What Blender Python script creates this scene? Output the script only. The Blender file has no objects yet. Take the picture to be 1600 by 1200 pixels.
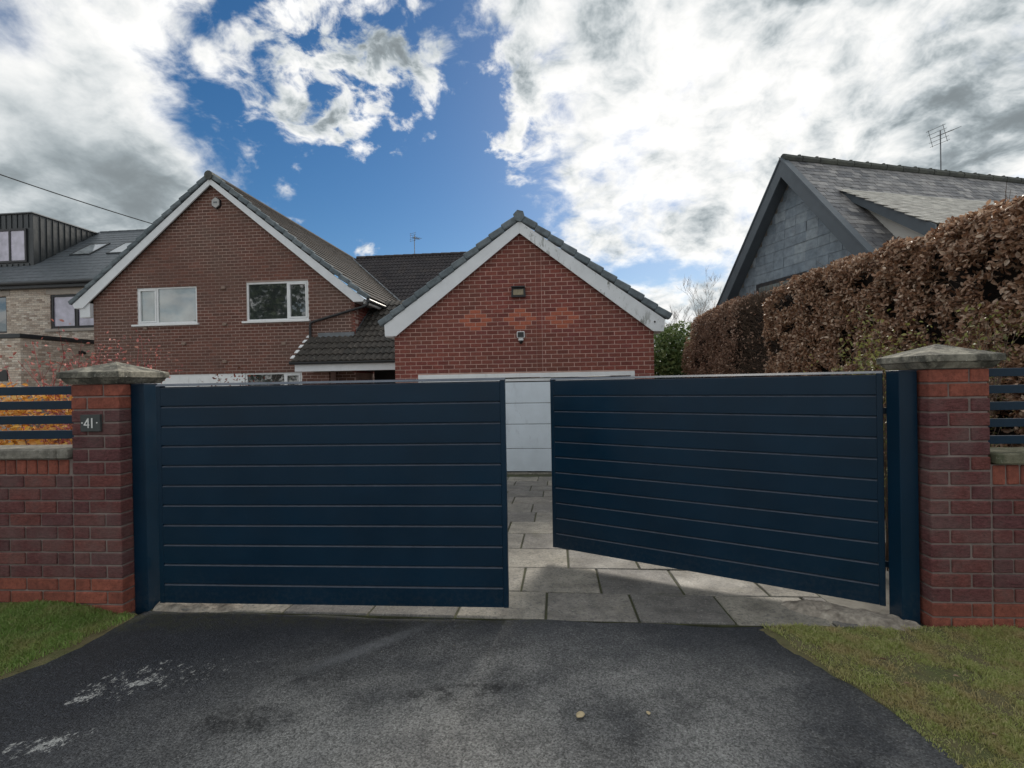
import bpy, bmesh, math, random
import numpy as np
from mathutils import Matrix, Vector, Euler
R = math.radians
rng = np.random.default_rng(41)
random.seed(41)
scn = bpy.context.scene
COL = scn.collection

# ------------------------------------------------------------------ camera
F_PX, CAM_H = 770.0, 1.53
PITCH, ROLL = -3.0 / 770.0, 0.0178
cam_d = bpy.data.cameras.new('camera')
cam_d.sensor_width = 36.0
cam_d.lens = 36.0 * F_PX / 1600.0
cam_d.clip_start, cam_d.clip_end = 0.05, 3000
cam = bpy.data.objects.new('camera', cam_d)
COL.objects.link(cam)
_fw = Vector((0, math.cos(PITCH), math.sin(PITCH)))
_up0 = Vector((0, -math.sin(PITCH), math.cos(PITCH)))
_r0 = Vector((1, 0, 0))
_rt = _r0 * math.cos(ROLL) - _up0 * math.sin(ROLL)
_up = _r0 * math.sin(ROLL) + _up0 * math.cos(ROLL)
CAMM = Matrix(((_rt.x, _up.x, -_fw.x, 0), (_rt.y, _up.y, -_fw.y, 0), (_rt.z, _up.z, -_fw.z, CAM_H), (0, 0, 0, 1)))
cam.matrix_world = CAMM
scn.camera = cam

# ------------------------------------------------------------------ colour management
scn.view_settings.view_transform = 'Standard'
scn.view_settings.look = 'None'
scn.view_settings.gamma = 1
scn.view_settings.exposure = 1.72
scn.view_settings.use_curve_mapping = False

# ------------------------------------------------------------------ node helper
class NT:
    def __init__(s, tree):
        s.t = tree; s.n = tree.nodes; s.l = tree.links
    def new(s, typ, **kw):
        n = s.n.new(typ)
        for k, v in kw.items(): setattr(n, k, v)
        return n
    def put(s, sock, v):
        if isinstance(v, bpy.types.NodeSocket): s.l.new(v, sock)
        elif v is not None:
            if isinstance(v, (tuple, list)) and len(v) == 3 and sock.type == 'RGBA': v = (*v, 1)
            sock.default_value = v
    def m(s, op, a, b=None, c=None, clamp=False):
        n = s.new('ShaderNodeMath', operation=op, use_clamp=clamp)
        for i, v in enumerate((a, b, c)):
            if v is not None: s.put(n.inputs[i], v)
        return n.outputs[0]
    def vm(s, op, a, b=None):
        n = s.new('ShaderNodeVectorMath', operation=op)
        s.put(n.inputs[0], a)
        if b is not None:
            if op == 'SCALE': s.put(n.inputs[3], b)
            else: s.put(n.inputs[1], b)
        return n.outputs['Value'] if op in ('DOT_PRODUCT', 'LENGTH') else n.outputs[0]
    def sep(s, v):
        n = s.new('ShaderNodeSeparateXYZ'); s.l.new(v, n.inputs[0]); return n.outputs
    def comb(s, x, y, z):
        n = s.new('ShaderNodeCombineXYZ')
        for i, v in enumerate((x, y, z)): s.put(n.inputs[i], v)
        return n.outputs[0]
    def noise(s, vec, scale, detail=4, rough=.55, dist=0, out=0):
        n = s.new('ShaderNodeTexNoise')
        s.put(n.inputs['Vector'], vec); s.put(n.inputs['Scale'], scale); s.put(n.inputs['Detail'], detail)
        s.put(n.inputs['Roughness'], rough); s.put(n.inputs['Distortion'], dist)
        return n.outputs[out]
    def vor(s, vec, scale, out='Distance', feature='F1'):
        n = s.new('ShaderNodeTexVoronoi', feature=feature)
        s.put(n.inputs['Vector'], vec); s.put(n.inputs['Scale'], scale)
        return n.outputs[out]
    def mr(s, v, a, b, c=0., d=1., smooth=False):
        n = s.new('ShaderNodeMapRange', interpolation_type='SMOOTHSTEP' if smooth else 'LINEAR')
        s.put(n.inputs[0], v)
        for i, x in enumerate((a, b, c, d)): s.put(n.inputs[i + 1], x)
        return n.outputs[0]
    def mix(s, f, a, b, blend='MIX'):
        n = s.new('ShaderNodeMix', data_type='RGBA', blend_type=blend)
        s.put(n.inputs[0], f); s.put(n.inputs[6], a); s.put(n.inputs[7], b)
        return n.outputs[2]
    def ramp(s, f, stops, interp='LINEAR'):
        n = s.new('ShaderNodeValToRGB'); s.l.new(f, n.inputs[0])
        n.color_ramp.interpolation = interp
        el = n.color_ramp.elements
        el[0].position, el[0].color = stops[0][0], (*stops[0][1], 1)
        el[1].position, el[1].color = stops[-1][0], (*stops[-1][1], 1)
        for p, c in stops[1:-1]:
            e = el.new(p); e.color = (*c, 1)
        return n.outputs[0]
    def bump(s, h, strength=.3, dist=.01):
        n = s.new('ShaderNodeBump'); s.put(n.inputs['Strength'], strength); s.put(n.inputs['Distance'], dist)
        s.l.new(h, n.inputs['Height']); return n.outputs[0]

# ------------------------------------------------------------------ sky
SUN_AZ, SUN_EL = R(23.5), R(31)
def azel(x, y):            # direction of a sky feature seen in the photograph
    hy = 597 - ROLL * (x - 800)
    return math.atan2(x - 800, F_PX), math.atan2(hy - y, math.hypot(F_PX, x - 800))
world = bpy.data.worlds.new('World'); scn.world = world
world.use_nodes = True
W = NT(world.node_tree); W.n.clear()
sky = W.new('ShaderNodeTexSky', sky_type='NISHITA', sun_disc=False, sun_elevation=SUN_EL, sun_rotation=SUN_AZ)
sky.air_density, sky.dust_density, sky.ozone_density, sky.altitude = 1.0, .35, 3.0, 50
tc = W.new('ShaderNodeTexCoord')
D = W.vm('NORMALIZE', tc.outputs['Generated'])
dx, dy, dz = W.sep(D)
az = W.m('ARCTAN2', dx, dy)
el = W.m('ARCSINE', dz)
zc = W.m('ADD', W.m('MAXIMUM', dz, 0.0), .42)
P = W.comb(W.m('DIVIDE', dx, zc), W.m('DIVIDE', dy, zc), 0.37)
Pw = W.vm('ADD', P, W.vm('SCALE', W.vm('SUBTRACT', W.noise(P, 3.2, 3, .6, 0, 1), (.5, .5, .5)), .13))
n1 = W.noise(Pw, 1.9, 4, .55)
n2 = W.noise(Pw, 8.5, 8, .60)
sund = (math.sin(SUN_AZ) * math.cos(SUN_EL), math.cos(SUN_AZ) * math.cos(SUN_EL), math.sin(SUN_EL))
n2s = W.noise(W.vm('ADD', Pw, (.018, .04, .0)), 8.5, 5, .60)
def blob(x, y, rx, ry, rot=0):
    a0, e0 = azel(x, y)
    ra, re = rx / F_PX * math.cos(a0) ** 1.6, ry / F_PX * math.cos(a0)
    da, de = W.m('SUBTRACT', az, a0), W.m('SUBTRACT', el, e0)
    c, s_ = math.cos(rot), math.sin(rot)
    u = W.m('ADD', W.m('MULTIPLY', da, c), W.m('MULTIPLY', de, s_))
    v = W.m('SUBTRACT', W.m('MULTIPLY', de, c), W.m('MULTIPLY', da, s_))
    u, v = W.m('DIVIDE', u, ra), W.m('DIVIDE', v, re)
    r2 = W.m('ADD', W.m('MULTIPLY', u, u), W.m('MULTIPLY', v, v))
    return W.m('POWER', 2.718, W.m('MULTIPLY', r2, -1.0))
def total(bs):
    t = 0.0
    for (x, y, rx, ry, rot, a) in bs: t = W.m('ADD', t, W.m('MULTIPLY', blob(x, y, rx, ry, rot), a))
    return t
CLEAR = total([(600, 320, 200, 110, 0, .85), (745, 190, 85, 250, .1, .75), (470, 60, 170, 130, -.5, .35), (5, 25, 90, 60, -.4, .55), (650, 160, 200, 170, 0, .26),
               (345, 205, 75, 60, -.5, .30), (950, 425, 150, 22, 0, .55), (1095, 440, 60, 26, 0, .45), (620, 400, 230, 75, 0, .55), (640, 40, 120, 70, 0, .15)])
PUFF = total([(585, 205, 84, 36, -.3, .42), (690, 95, 40, 58, .3, .46), (615, 20, 45, 40, 0, .28), (800, 235, 40, 66, .2, .60), (530, 110, 90, 34, -.6, .34),
              (590, 385, 46, 16, .2, .80), (720, 372, 46, 14, -.1, .75), (480, 345, 30, 10, 0, .5), (500, 190, 50, 26, -.5, .42), (560, 60, 70, 34, -.5, .30), (690, 215, 26, 12, 0, .4), (460, 300, 26, 14, 0, .45), (740, 20, 60, 40, .3, .3), (440, 190, 70, 20, -.6, .4), (830, 120, 30, 90, 0, .3)])
SOFT = W.m('SUBTRACT', 1.0, total([(90, 230, 330, 190, -.4, .70)]))      # the sheet of cloud over the pale house is smoother
tex = W.m('MULTIPLY', W.m('SUBTRACT', n2, .5), SOFT)
cover = W.m('ADD', W.m('SUBTRACT', W.m('ADD', .82, W.m('MULTIPLY', PUFF, .78)), CLEAR), W.m('ADD', W.m('MULTIPLY', W.m('SUBTRACT', n1, .5), .80), W.m('MULTIPLY', tex, 1.55)))
cover = W.m('ADD', cover, total([(1500, 190, 230, 150, .3, .16), (300, 330, 150, 70, -.5, .25), (60, 260, 240, 170, -.3, .30)]))
n3 = W.noise(Pw, 17, 6, .58)                                             # small broken puffs in the gap
cover = W.m('ADD', cover, W.m('MULTIPLY', W.m('SUBTRACT', n3, .48), total([(560, 120, 200, 140, -.2, 2.6), (790, 200, 60, 110, 0, 1.6), (650, 385, 150, 30, 0, 1.2)])))
dens = W.mr(cover, .24, .82, 0, 1, True)
# grey and white of the cloud: thick parts are dull, thin edges and the parts round the sun are bright
relief = W.m('MULTIPLY', W.m('MULTIPLY', W.m('SUBTRACT', n2, n2s), SOFT), 1.6)
toward = W.m('POWER', W.m('MAXIMUM', W.vm('DOT_PRODUCT', D, sund), 0), 16)
thick = W.mr(cover, .55, 1.25, 0, 1, True)
big = W.noise(W.vm('ADD', Pw, (7.3, 2.1, 4)), 1.7, 4, .55)
lum = W.m('SUBTRACT', .42, W.m('MULTIPLY', thick, .33))
lum = W.m('ADD', lum, W.m('MULTIPLY', tex, -.80))
lum = W.m('ADD', lum, relief)
lum = W.m('ADD', lum, W.m('MULTIPLY', W.m('SUBTRACT', big, .5), .85))
lum = W.m('ADD', lum, W.m('MULTIPLY', toward, .03))
lum = W.m('SMOOTH_MAX', lum, .07, .22)
lum = W.m('MULTIPLY', W.m('SUBTRACT', 1.0, W.m('POWER', 2.718, W.m('MULTIPLY', lum, -1 / .25))), .358)
ccol = W.mix(W.mr(lum, .12, .30), (.82, .94, 1.0), (1.0, 1.0, .985))
SKY_STR = .10
ccol = W.vm('SCALE', ccol, W.m('MULTIPLY', lum, 1.0 / SKY_STR))
hs = W.new('ShaderNodeHueSaturation'); hs.inputs['Saturation'].default_value = 1.3; hs.inputs['Value'].default_value = .25
W.l.new(sky.outputs[0], hs.inputs['Color'])
skyc = W.mix(dens, hs.outputs[0], ccol)
bg = W.new('ShaderNodeBackground'); bg.inputs['Strength'].default_value = SKY_STR
W.l.new(skyc, bg.inputs['Color'])
wo = W.new('ShaderNodeOutputWorld'); W.l.new(bg.outputs[0], wo.inputs['Surface'])
world.cycles.sampling_method = 'MANUAL'; world.cycles.sample_map_resolution = 512

# ------------------------------------------------------------------ sun behind thin cloud
sd = bpy.data.lights.new('sun', 'SUN'); sd.energy = 1.1; sd.angle = R(18); sd.color = (1, .93, .82)
so = bpy.data.objects.new('sun', sd); COL.objects.link(so)
so.rotation_euler = Vector(sund).to_track_quat('Z', 'Y').to_euler()
scn.cycles.max_bounces = 6; scn.cycles.diffuse_bounces = 3; scn.cycles.glossy_bounces = 3; scn.cycles.transparent_max_bounces = 6
scn.cycles.use_denoising = True
scn.cycles.use_adaptive_sampling = True

# ------------------------------------------------------------------ materials
def lin(*c): return tuple(((v / 255) / 12.92 if v <= 10 else (((v / 255) + .055) / 1.055) ** 2.4) for v in c)
def newmat(name):
    m = bpy.data.materials.new(name); m.use_nodes = True
    n = NT(m.node_tree)
    b = m.node_tree.nodes['Principled BSDF']
    return m, n, b
def pos(n): return n.new('ShaderNodeNewGeometry').outputs['Position']
def objc(n): return n.new('ShaderNodeTexCoord').outputs['Object']
def rnd(n):
    g = n.new('ShaderNodeNewGeometry').outputs['Random Per Island']; o = n.new('ShaderNodeObjectInfo').outputs['Random']
    return n.m('FRACT', n.m('ADD', g, o))
MAT = {}
def plain(name, col, rough=.5, var=.08, nscale=6, bumpv=0, bscale=60, metal=0, spec=.5, dirt=None, dirt_amt=0, dscale=3, piece=0):
    m, n, b = newmat(name); p = pos(n)
    f = n.mr(n.noise(p, nscale, 5, .6), .3, .7, 1 - var, 1 + var)
    if piece: f = n.m('MULTIPLY', f, n.mr(rnd(n), 0, 1, 1 - piece, 1 + piece))
    c = n.vm('SCALE', n.mix(0, col, col), f)
    if dirt: c = n.mix(n.mr(n.noise(p, dscale, 7, .65), .5 - .1, .78, 0, dirt_amt), c, dirt)
    n.put(b.inputs['Base Color'], c)
    n.put(b.inputs['Roughness'], n.mr(n.noise(p, nscale * 3, 3), .3, .7, rough - .06, rough + .06))
    b.inputs['Metallic'].default_value = metal; b.inputs['Specular IOR Level'].default_value = spec
    if bumpv: n.put(b.inputs['Normal'], n.bump(n.noise(p, bscale, 6, .65), bumpv, .006))
    MAT[name] = m; return m
def brickm(name, cols, grime=None, gamt=.5, gscale=.45, bscale=70, bstr=.35, stretch=1.0, mot=(.62, 1.36), ms=28):
    m, n, b = newmat(name); p = pos(n)
    k = rnd(n)
    ps = n.vm('MULTIPLY', p, (1, 1, stretch))
    c = n.ramp(k, [(i / (len(cols) - 1), q) for i, q in enumerate(cols)])
    c = n.vm('SCALE', c, n.mr(n.noise(ps, ms, 7, .75), .3, .7, mot[0], mot[1]))
    if grime:
        g = n.mr(n.noise(p, gscale, 6, .65), .42, .66, 0, gamt)
        c = n.mix(g, c, grime)
    c = n.mix(n.mr(n.noise(p, 150, 3, .6), .64, .76, 0, .4), c, (.34, .27, .25))
    c = n.mix(n.mr(n.noise(ps, 75, 4, .7), .58, .68, 0, .55), c, (.03, .018, .018))
    n.put(b.inputs['Base Color'], c); b.inputs['Roughness'].default_value = .9; b.inputs['Specular IOR Level'].default_value = .22
    n.put(b.inputs['Normal'], n.bump(n.noise(ps, bscale, 7, .72), bstr, .010))
    MAT[name] = m; return m
brickm('brick_garage', [(0.187, 0.055, 0.0484), (0.242, 0.0726, 0.0605), (0.2805, 0.0858, 0.0682), (0.2255, 0.0682, 0.0638), (0.308, 0.099, 0.0748)], grime=(.13, .075, .055), gamt=.55)
brickm('brick_diamond', [(.40, .12, .074), (.45, .14, .088), (.36, .105, .068)], bstr=.2, mot=(.75, 1.25))
brickm('brick_house', [(.125, .062, .050), (.185, .085, .066), (.155, .076, .062), (.215, .095, .073), (.14, .074, .062)], grime=(.145, .100, .083), gamt=.75, gscale=.38)
brickm('brick_dark', [(.115, .048, .052), (.165, .062, .060), (.135, .056, .060), (.19, .068, .060), (.145, .060, .063), (.215, .076, .064)], bscale=52, bstr=1.0, stretch=2.4, grime=(.20, .15, .14), gamt=.42, gscale=5, mot=(.45, 1.6), ms=34)
brickm('brick_red', [(.27, .088, .062), (.33, .105, .072), (.235, .078, .058)], bscale=60, bstr=.45, grime=(.14, .055, .045), gamt=.5, gscale=5, mot=(.6, 1.4), ms=30)
brickm('brick_pale', [(.66, .58, .50), (.50, .41, .34), (.78, .71, .63), (.36, .28, .23), (.60, .50, .42), (.74, .65, .55)], bstr=.2)
plain('mortar_garage', (.60, .41, .36), .95, .18, 5, .3, 150)
plain('mortar_house', (.50, .38, .34), .95, .2, 4, .3, 120, dirt=(.13, .09, .075), dirt_amt=.8, dscale=.5)
plain('mortar_pillar', (.215, .165, .15), .95, .3, 9, .6, 120, dirt=(.36, .32, .29), dirt_amt=.6, dscale=5)
plain('mortar_pale', (.36, .30, .26), .95, .1, 5)
def dirty_white(name, col, amt, dcol=(.16, .17, .14), thr=.55, spread=.42):
    m, n, b = newmat(name); p = pos(n)
    ps = n.vm('MULTIPLY', p, (1, 1, .35))
    g = n.m('MULTIPLY', n.mr(n.noise(ps, 9, 8, .75), thr, thr + .06, 0, 1), n.mr(n.noise(p, 1.1, 3), spread, spread + .18, 0, amt))
    n.put(b.inputs['Base Color'], n.mix(g, n.vm('SCALE', n.mix(0, col, col), n.mr(n.noise(p, 3, 4), .3, .7, .92, 1.04)), dcol))
    b.inputs['Roughness'].default_value = .38
    MAT[name] = m
dirty_white('white_board', (.76, .79, .83), .07)
dirty_white('white_flaking', (.76, .79, .82), 1.0, (.20, .21, .19), .53, .38)
dirty_white('white_upvc', (.83, .85, .87), .12)
dirty_white('white_door', (.72, .80, .88), .35, (.50, .55, .62))
def tilem(name, cols, lichen=None, lamt=.5, ls=9, rough=.85):
    m, n, b = newmat(name); p = pos(n)
    c = n.ramp(rnd(n), [(i / (len(cols) - 1), q) for i, q in enumerate(cols)])
    c = n.vm('SCALE', c, n.mr(n.noise(p, 7, 6, .65), .3, .7, .7, 1.3))
    if lichen: c = n.mix(n.mr(n.noise(p, ls, 8, .72), .56, .72, 0, lamt), c, lichen)
    n.put(b.inputs['Base Color'], c); b.inputs['Roughness'].default_value = rough; b.inputs['Specular IOR Level'].default_value = .35
    n.put(b.inputs['Normal'], n.bump(n.noise(p, 60, 5, .7), .3, .008)); MAT[name] = m
tilem('tile_brown', [(.019, .016, .015), (.032, .025, .022), (.025, .021, .019), (.041, .029, .024)], (.08, .073, .062), .35)
tilem('tile_dark', [(.030, .027, .031), (.045, .04, .043), (.037, .032, .036), (.052, .044, .044)], (.14, .13, .12), .3, 5)
tilem('tile_porch', [(.045, .043, .040), (.07, .062, .055), (.055, .05, .046)], (.30, .28, .24), .6, 8)
tilem('verge_grey', [(.13, .16, .18), (.17, .20, .22), (.11, .135, .155)], (.06, .07, .06), .5, 6)
tilem('slate_new', [(.085, .10, .115), (.10, .115, .13), (.09, .105, .12)], None, rough=.45)
tilem('slate_hung', [(0.1938, 0.2402, 0.2868), (0.248, 0.2945, 0.341), (0.217, 0.2635, 0.31), (0.31, 0.3565, 0.3953)], (0.403, 0.4263, 0.434), .3, 4, rough=.55)
tilem('slate_roof', [(0.0875, 0.09, 0.1), (0.1375, 0.14, 0.15), (0.25, 0.2438, 0.2438), (0.1125, 0.1125, 0.1187), (0.3375, 0.325, 0.3187), (0.1625, 0.1625, 0.1688)], (0.35, 0.3375, 0.3125), .3, 14, rough=.45)
tilem('slate_pale', [(0.39, 0.37, 0.338), (0.52, 0.501, 0.455), (0.624, 0.598, 0.546), (0.442, 0.423, 0.39)], (0.208, 0.202, 0.182), .4, 14, rough=.6)
plain('lead', (.16, .18, .20), .5, .25, 5)
plain('barge_slate_grey', (.095, .115, .135), .5, .1, 3)
plain('render_pale', (.70, .68, .64), .9, .06, 2, .2, 60)
plain('plastic_black', (.012, .013, .015), .35, .1, 5)
plain('gutter_black', (.02, .022, .026), .4, .15, 5)
plain('ridge_clay', (.07, .075, .072), .85, .3, 9, .4, 60, dirt=(.15, .16, .12), dirt_amt=.6)
def powder():
    m, n, b = newmat('powder_coat'); p = pos(n)
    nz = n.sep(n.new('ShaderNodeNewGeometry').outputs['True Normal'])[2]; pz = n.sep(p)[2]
    c = n.vm('SCALE', n.mix(0, (.0026, .0225, .048), (1, 1, 1)), n.mr(n.noise(p, 2.2, 4), .3, .7, .85, 1.15))
    splash = n.m('MULTIPLY', n.mr(n.m('ADD', pz, n.m('MULTIPLY', n.noise(p, 7, 5, .7), .25)), .12, .42, .5, 0), n.mr(n.noise(p, 38, 5, .7), .45, .62, 0, 1))
    c = n.mix(n.m('MULTIPLY', splash, .28), c, (.12, .115, .10))
    c = n.mix(n.mr(nz, .3, .6, 0, .9), c, n.vm('SCALE', n.mix(0, (.085, .10, .13), (1, 1, 1)), n.mr(n.noise(p, 16, 5, .7), .3, .7, .75, 1.2)))  # paler tone on up-facing lips and top rail paints in the sky highlight
    n.put(b.inputs['Base Color'], c)
    n.put(b.inputs['Roughness'], n.mr(n.noise(p, 5, 5), .3, .7, .30, .42)); b.inputs['Specular IOR Level'].default_value = .30
    n.put(b.inputs['Normal'], n.bump(n.noise(p, 900, 2, .5), .06, .001)); MAT['powder_coat'] = m
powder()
plain('cladding_black', (.022, .027, .031), .38, .15, 2, spec=.6)
plain('frame_dark', (.022, .022, .026), .4, .1, 4)
def glass(name, col, rough=.03, spec=1.0, coat=0):
    m, n, b = newmat(name); p = pos(n)
    n.put(b.inputs['Base Color'], n.vm('SCALE', n.mix(0, col, col), n.mr(n.noise(p, 2, 3), .3, .7, .7, 1.3)))
    b.inputs['Roughness'].default_value = rough; b.inputs['IOR'].default_value = 1.9; b.inputs['Specular IOR Level'].default_value = spec
    n.put(b.inputs['Normal'], n.bump(n.noise(p, 2.5, 2), .05, .02)); MAT[name] = m
glass('glass_dark', (.035, .042, .043)); glass('glass_curtain', (.20, .24, .24)); glass('glass_film', (.50, .47, .58), .2, .5); glass('glass_rooflight', (.30, .33, .35), .05)
def stonecap(name, base, dark, amt):
    m, n, b = newmat(name); p = pos(n)
    c = n.mix(n.mr(n.noise(p, 14, 8, .75), .35, .65, 0, 1), tuple(v * 1.25 for v in base), tuple(v * .5 for v in base))
    c = n.mix(n.mr(n.noise(p, 6, 8, .72), .44, .56, 0, amt), c, dark)
    c = n.mix(n.mr(n.noise(p, 42, 4, .7), .62, .68, 0, .7), c, (.50, .50, .44))
    n.put(b.inputs['Base Color'], c); b.inputs['Roughness'].default_value = .92
    n.put(b.inputs['Normal'], n.bump(n.noise(p, 45, 8, .75), .8, .010)); MAT[name] = m
stonecap('cap_stone', (.31, .29, .235), (.035, .036, .030), .82)
stonecap('coping_stone', (.30, .28, .24), (.09, .085, .07), .5)
stonecap('coping_mossy', (.20, .19, .13), (.06, .07, .035), .7)
def slabm():
    m, n, b = newmat('slab_concrete'); p = pos(n)
    c = n.ramp(rnd(n), [(0, (.14, .132, .124)), (.35, (.22, .205, .18)), (.6, (.30, .275, .23)), (1, (.175, .163, .15))])
    c = n.vm('SCALE', c, n.mr(n.noise(p, 5, 7, .7), .3, .7, .55, 1.4))
    c = n.mix(n.mr(n.noise(p, 42, 7, .8), .50, .62, 0, .8), c, (.065, .066, .07))
    c = n.mix(n.mr(n.noise(p, 66, 5, .8), .56, .68, 0, .75), c, (.42, .41, .39))
    c = n.mix(n.mr(n.noise(p, 2.6, 7, .7), .55, .75, 0, .4), c, (.16, .145, .08))
    n.put(b.inputs['Base Color'], c); n.put(b.inputs['Roughness'], n.mr(n.noise(p, 3, 4), .3, .7, .6, .9))
    n.put(b.inputs['Normal'], n.bump(n.noise(p, 160, 5, .7), .5, .004)); MAT['slab_concrete'] = m
slabm()
plain('joint_moss', (.045, .047, .028), .95, .4, 12, .8, 90, dirt=(.09, .10, .035), dirt_amt=.8, dscale=6)
plain('rough_concrete', (.36, .32, .27), .95, .4, 22, 1.0, 38, dirt=(.09, .07, .055), dirt_amt=.9, dscale=13)
plain('soil', (.07, .055, .04), .95, .35, 6, .8, 30)
plain('bounce_gravel', (.33, .31, .27), .95, .25, 8, .6, 60, dirt=(.10, .09, .07), dirt_amt=.4, dscale=1.5)  # unseen ground made pale to bounce light onto the house fronts
def tarmac():
    m, n, b = newmat('tarmac'); p = pos(n)
    x, y, z = n.sep(p)
    def ell(cx, cy, rx, ry, rot=0, soft=.5):
        u, v = n.m('SUBTRACT', x, cx), n.m('SUBTRACT', y, cy); c, s = math.cos(rot), math.sin(rot)
        a = n.m('DIVIDE', n.m('ADD', n.m('MULTIPLY', u, c), n.m('MULTIPLY', v, s)), rx)
        d = n.m('DIVIDE', n.m('SUBTRACT', n.m('MULTIPLY', v, c), n.m('MULTIPLY', u, s)), ry)
        r = n.m('SQRT', n.m('ADD', n.m('MULTIPLY', a, a), n.m('MULTIPLY', d, d)))
        return n.mr(r, 1 - soft, 1 + soft, 1, 0, True)
    def clampadd(*a):
        t = a[0]
        for q in a[1:]: t = n.m('MAXIMUM', t, q)
        return t
    # worn middle with sunlight painted in, edges left dark for gate and hedge shade
    worn = n.m('MULTIPLY', ell(-.1, 1.95, 1.55, .95, 0, .55), n.mr(n.noise(p, 1.7, 6, .62), .33, .58, .25, 1))
    worn = clampadd(worn, n.m('MULTIPLY', ell(1.15, 2.35, .75, .35, -.5, .6), n.mr(n.noise(p, 3, 5, .6), .4, .6, 0, .6)))
    base = n.mix(worn, (.030, .033, .041), (.235, .232, .224))
    patch = n.mr(n.noise(n.vm('ADD', p, (3.1, 8, 0)), 2.1, 8, .74), .50, .66, 0, .7)
    base = n.mix(n.m('MULTIPLY', patch, .75), base, (.018, .0185, .021))
    base = n.mix(n.m('MULTIPLY', ell(-1.28, 2.27, .24, .10, 0, .6), n.mr(n.noise(p, 11, 7, .75), .40, .6, 0, .8)), base, (.014, .0145, .016))
    base = n.mix(n.m('MULTIPLY', ell(-.27, 2.47, .35, .06, .15, .5), n.mr(n.noise(p, 9, 5, .7), .45, .6, 0, .8)), base, (.016, .0165, .018))
    # stone in the surface
    ag = n.vor(p, 150, 'Color'); agx = n.sep(ag)[0]
    base = n.vm('SCALE', base, n.mr(agx, 0, 1, .5, 1.5))
    base = n.mix(n.mr(agx, .90, .97, 0, n.mr(worn, 0, 1, .10, .55)), base, (.24, .235, .225))
    ag2 = n.noise(p, 95, 4, .7)
    base = n.vm('SCALE', base, n.mr(ag2, .3, .7, .6, 1.42))
    # scuff and spilt white paint
    scuff = n.m('MULTIPLY', ell(-.86, 2.90, .34, .045, .72, .7), n.mr(n.noise(p, 26, 5, .7), .3, .7, .15, .75))
    base = n.mix(scuff, base, (.20, .205, .215))
    sn = n.noise(n.vm('MULTIPLY', p, (1, .7, 1)), 34, 8, .78)
    zone = clampadd(ell(-2.05, 2.60, .33, .20, .45, .5), ell(-2.1, 2.14, .26, .09, .3, .5), n.m('MULTIPLY', ell(-1.72, 2.62, .38, .22, .4, .6), .85))
    paint = n.mr(n.m('ADD', n.m('MULTIPLY', zone, .26), sn), .80, .85, 0, 1)
    for (cx, cy, rx, ry, ro) in [(-2.18, 2.47, .075, .022, .5), (-2.06, 2.15, .075, .020, .6), (-1.98, 2.585, .09, .02, .45), (-2.83, 2.62, .05, .02, .2)]:
        paint = clampadd(paint, n.mr(n.m('ADD', n.m('MULTIPLY', ell(cx, cy, rx * 1.25, ry * 2.2, ro, .8), .36), n.noise(p, 46, 7, .78)), .80, .86, 0, 1))
    base = n.mix(n.m('MULTIPLY', paint, n.mr(n.noise(p, 120, 4, .7), .35, .6, .25, .95)), base, (.60, .60, .58))
    edge = n.mr(n.m('ADD', n.m('MULTIPLY', n.noise(p, 5, 6, .7), .35), n.m('MULTIPLY', y, 1)), 3.28, 3.4, 0, .7)
    base = n.mix(n.m('MULTIPLY', edge, n.mr(n.noise(p, 22, 5, .7), .4, .6, 0, 1)), base, (.05, .052, .03))
    n.put(b.inputs['Base Color'], base)
    n.put(b.inputs['Roughness'], n.mr(worn, 0, 1, .62, .9)); b.inputs['Specular IOR Level'].default_value = .4
    h = n.m('ADD', n.m('MULTIPLY', n.vor(p, 150), -.8), n.noise(p, 95, 4, .7))
    n.put(b.inputs['Normal'], n.bump(h, .75, .006)); MAT['tarmac'] = m
tarmac()
def turf():
    m, n, b = newmat('turf'); p = pos(n)
    c = n.mix(n.mr(n.noise(p, 3.5, 6, .65), .35, .65), (.11, .13, .045), (.19, .15, .085))
    c = n.mix(n.mr(n.noise(p, 9, 6, .7), .55, .7, 0, .8), c, (.09, .065, .042))
    n.put(b.inputs['Base Color'], c); b.inputs['Roughness'].default_value = .95
    n.put(b.inputs['Normal'], n.bump(n.noise(p, 60, 6, .7), .8, .02)); MAT['turf'] = m
turf()
def leafm(name, cols, rough=.5, trans=.3, patch=None, pscale=2.0, lo=.45, hi=.6):
    m, n, b = newmat(name); k = rnd(n)
    c = n.ramp(k, [(i / (len(cols) - 1), q) for i, q in enumerate(cols)])
    if patch: c = n.mix(n.mr(n.noise(pos(n), pscale, 4, .6), lo, hi, 0, .8), c, patch)
    n.put(b.inputs['Base Color'], c); b.inputs['Roughness'].default_value = rough; b.inputs['Specular IOR Level'].default_value = .5
    t = n.new('ShaderNodeBsdfTranslucent'); n.put(t.inputs['Color'], c)
    mx = n.new('ShaderNodeMixShader'); mx.inputs[0].default_value = trans
    n.l.new(b.outputs[0], mx.inputs[1]); n.l.new(t.outputs[0], mx.inputs[2])
    n.l.new(mx.outputs[0], m.node_tree.nodes['Material Output'].inputs['Surface']); MAT[name] = m
leafm('leaf_copper', [(.10, .045, .027), (.32, .172, .10), (.44, .265, .165), (.19, .09, .050), (.60, .42, .30), (.36, .19, .108), (.78, .62, .48), (.26, .13, .074)], .38, .28)
leafm('leaf_copper_far', [(.14, .075, .050), (.28, .165, .115), (.37, .235, .165), (.52, .38, .29), (.22, .12, .08)], .55, .28)
leafm('leaf_privet', [(.16, .17, .04), (.25, .24, .07), (.10, .12, .03), (.33, .30, .11)], .45, .3)
leafm('leaf_green', [(.05, .10, .03), (.10, .16, .05), (.16, .22, .075), (.22, .27, .11)], .6, .35)
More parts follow.
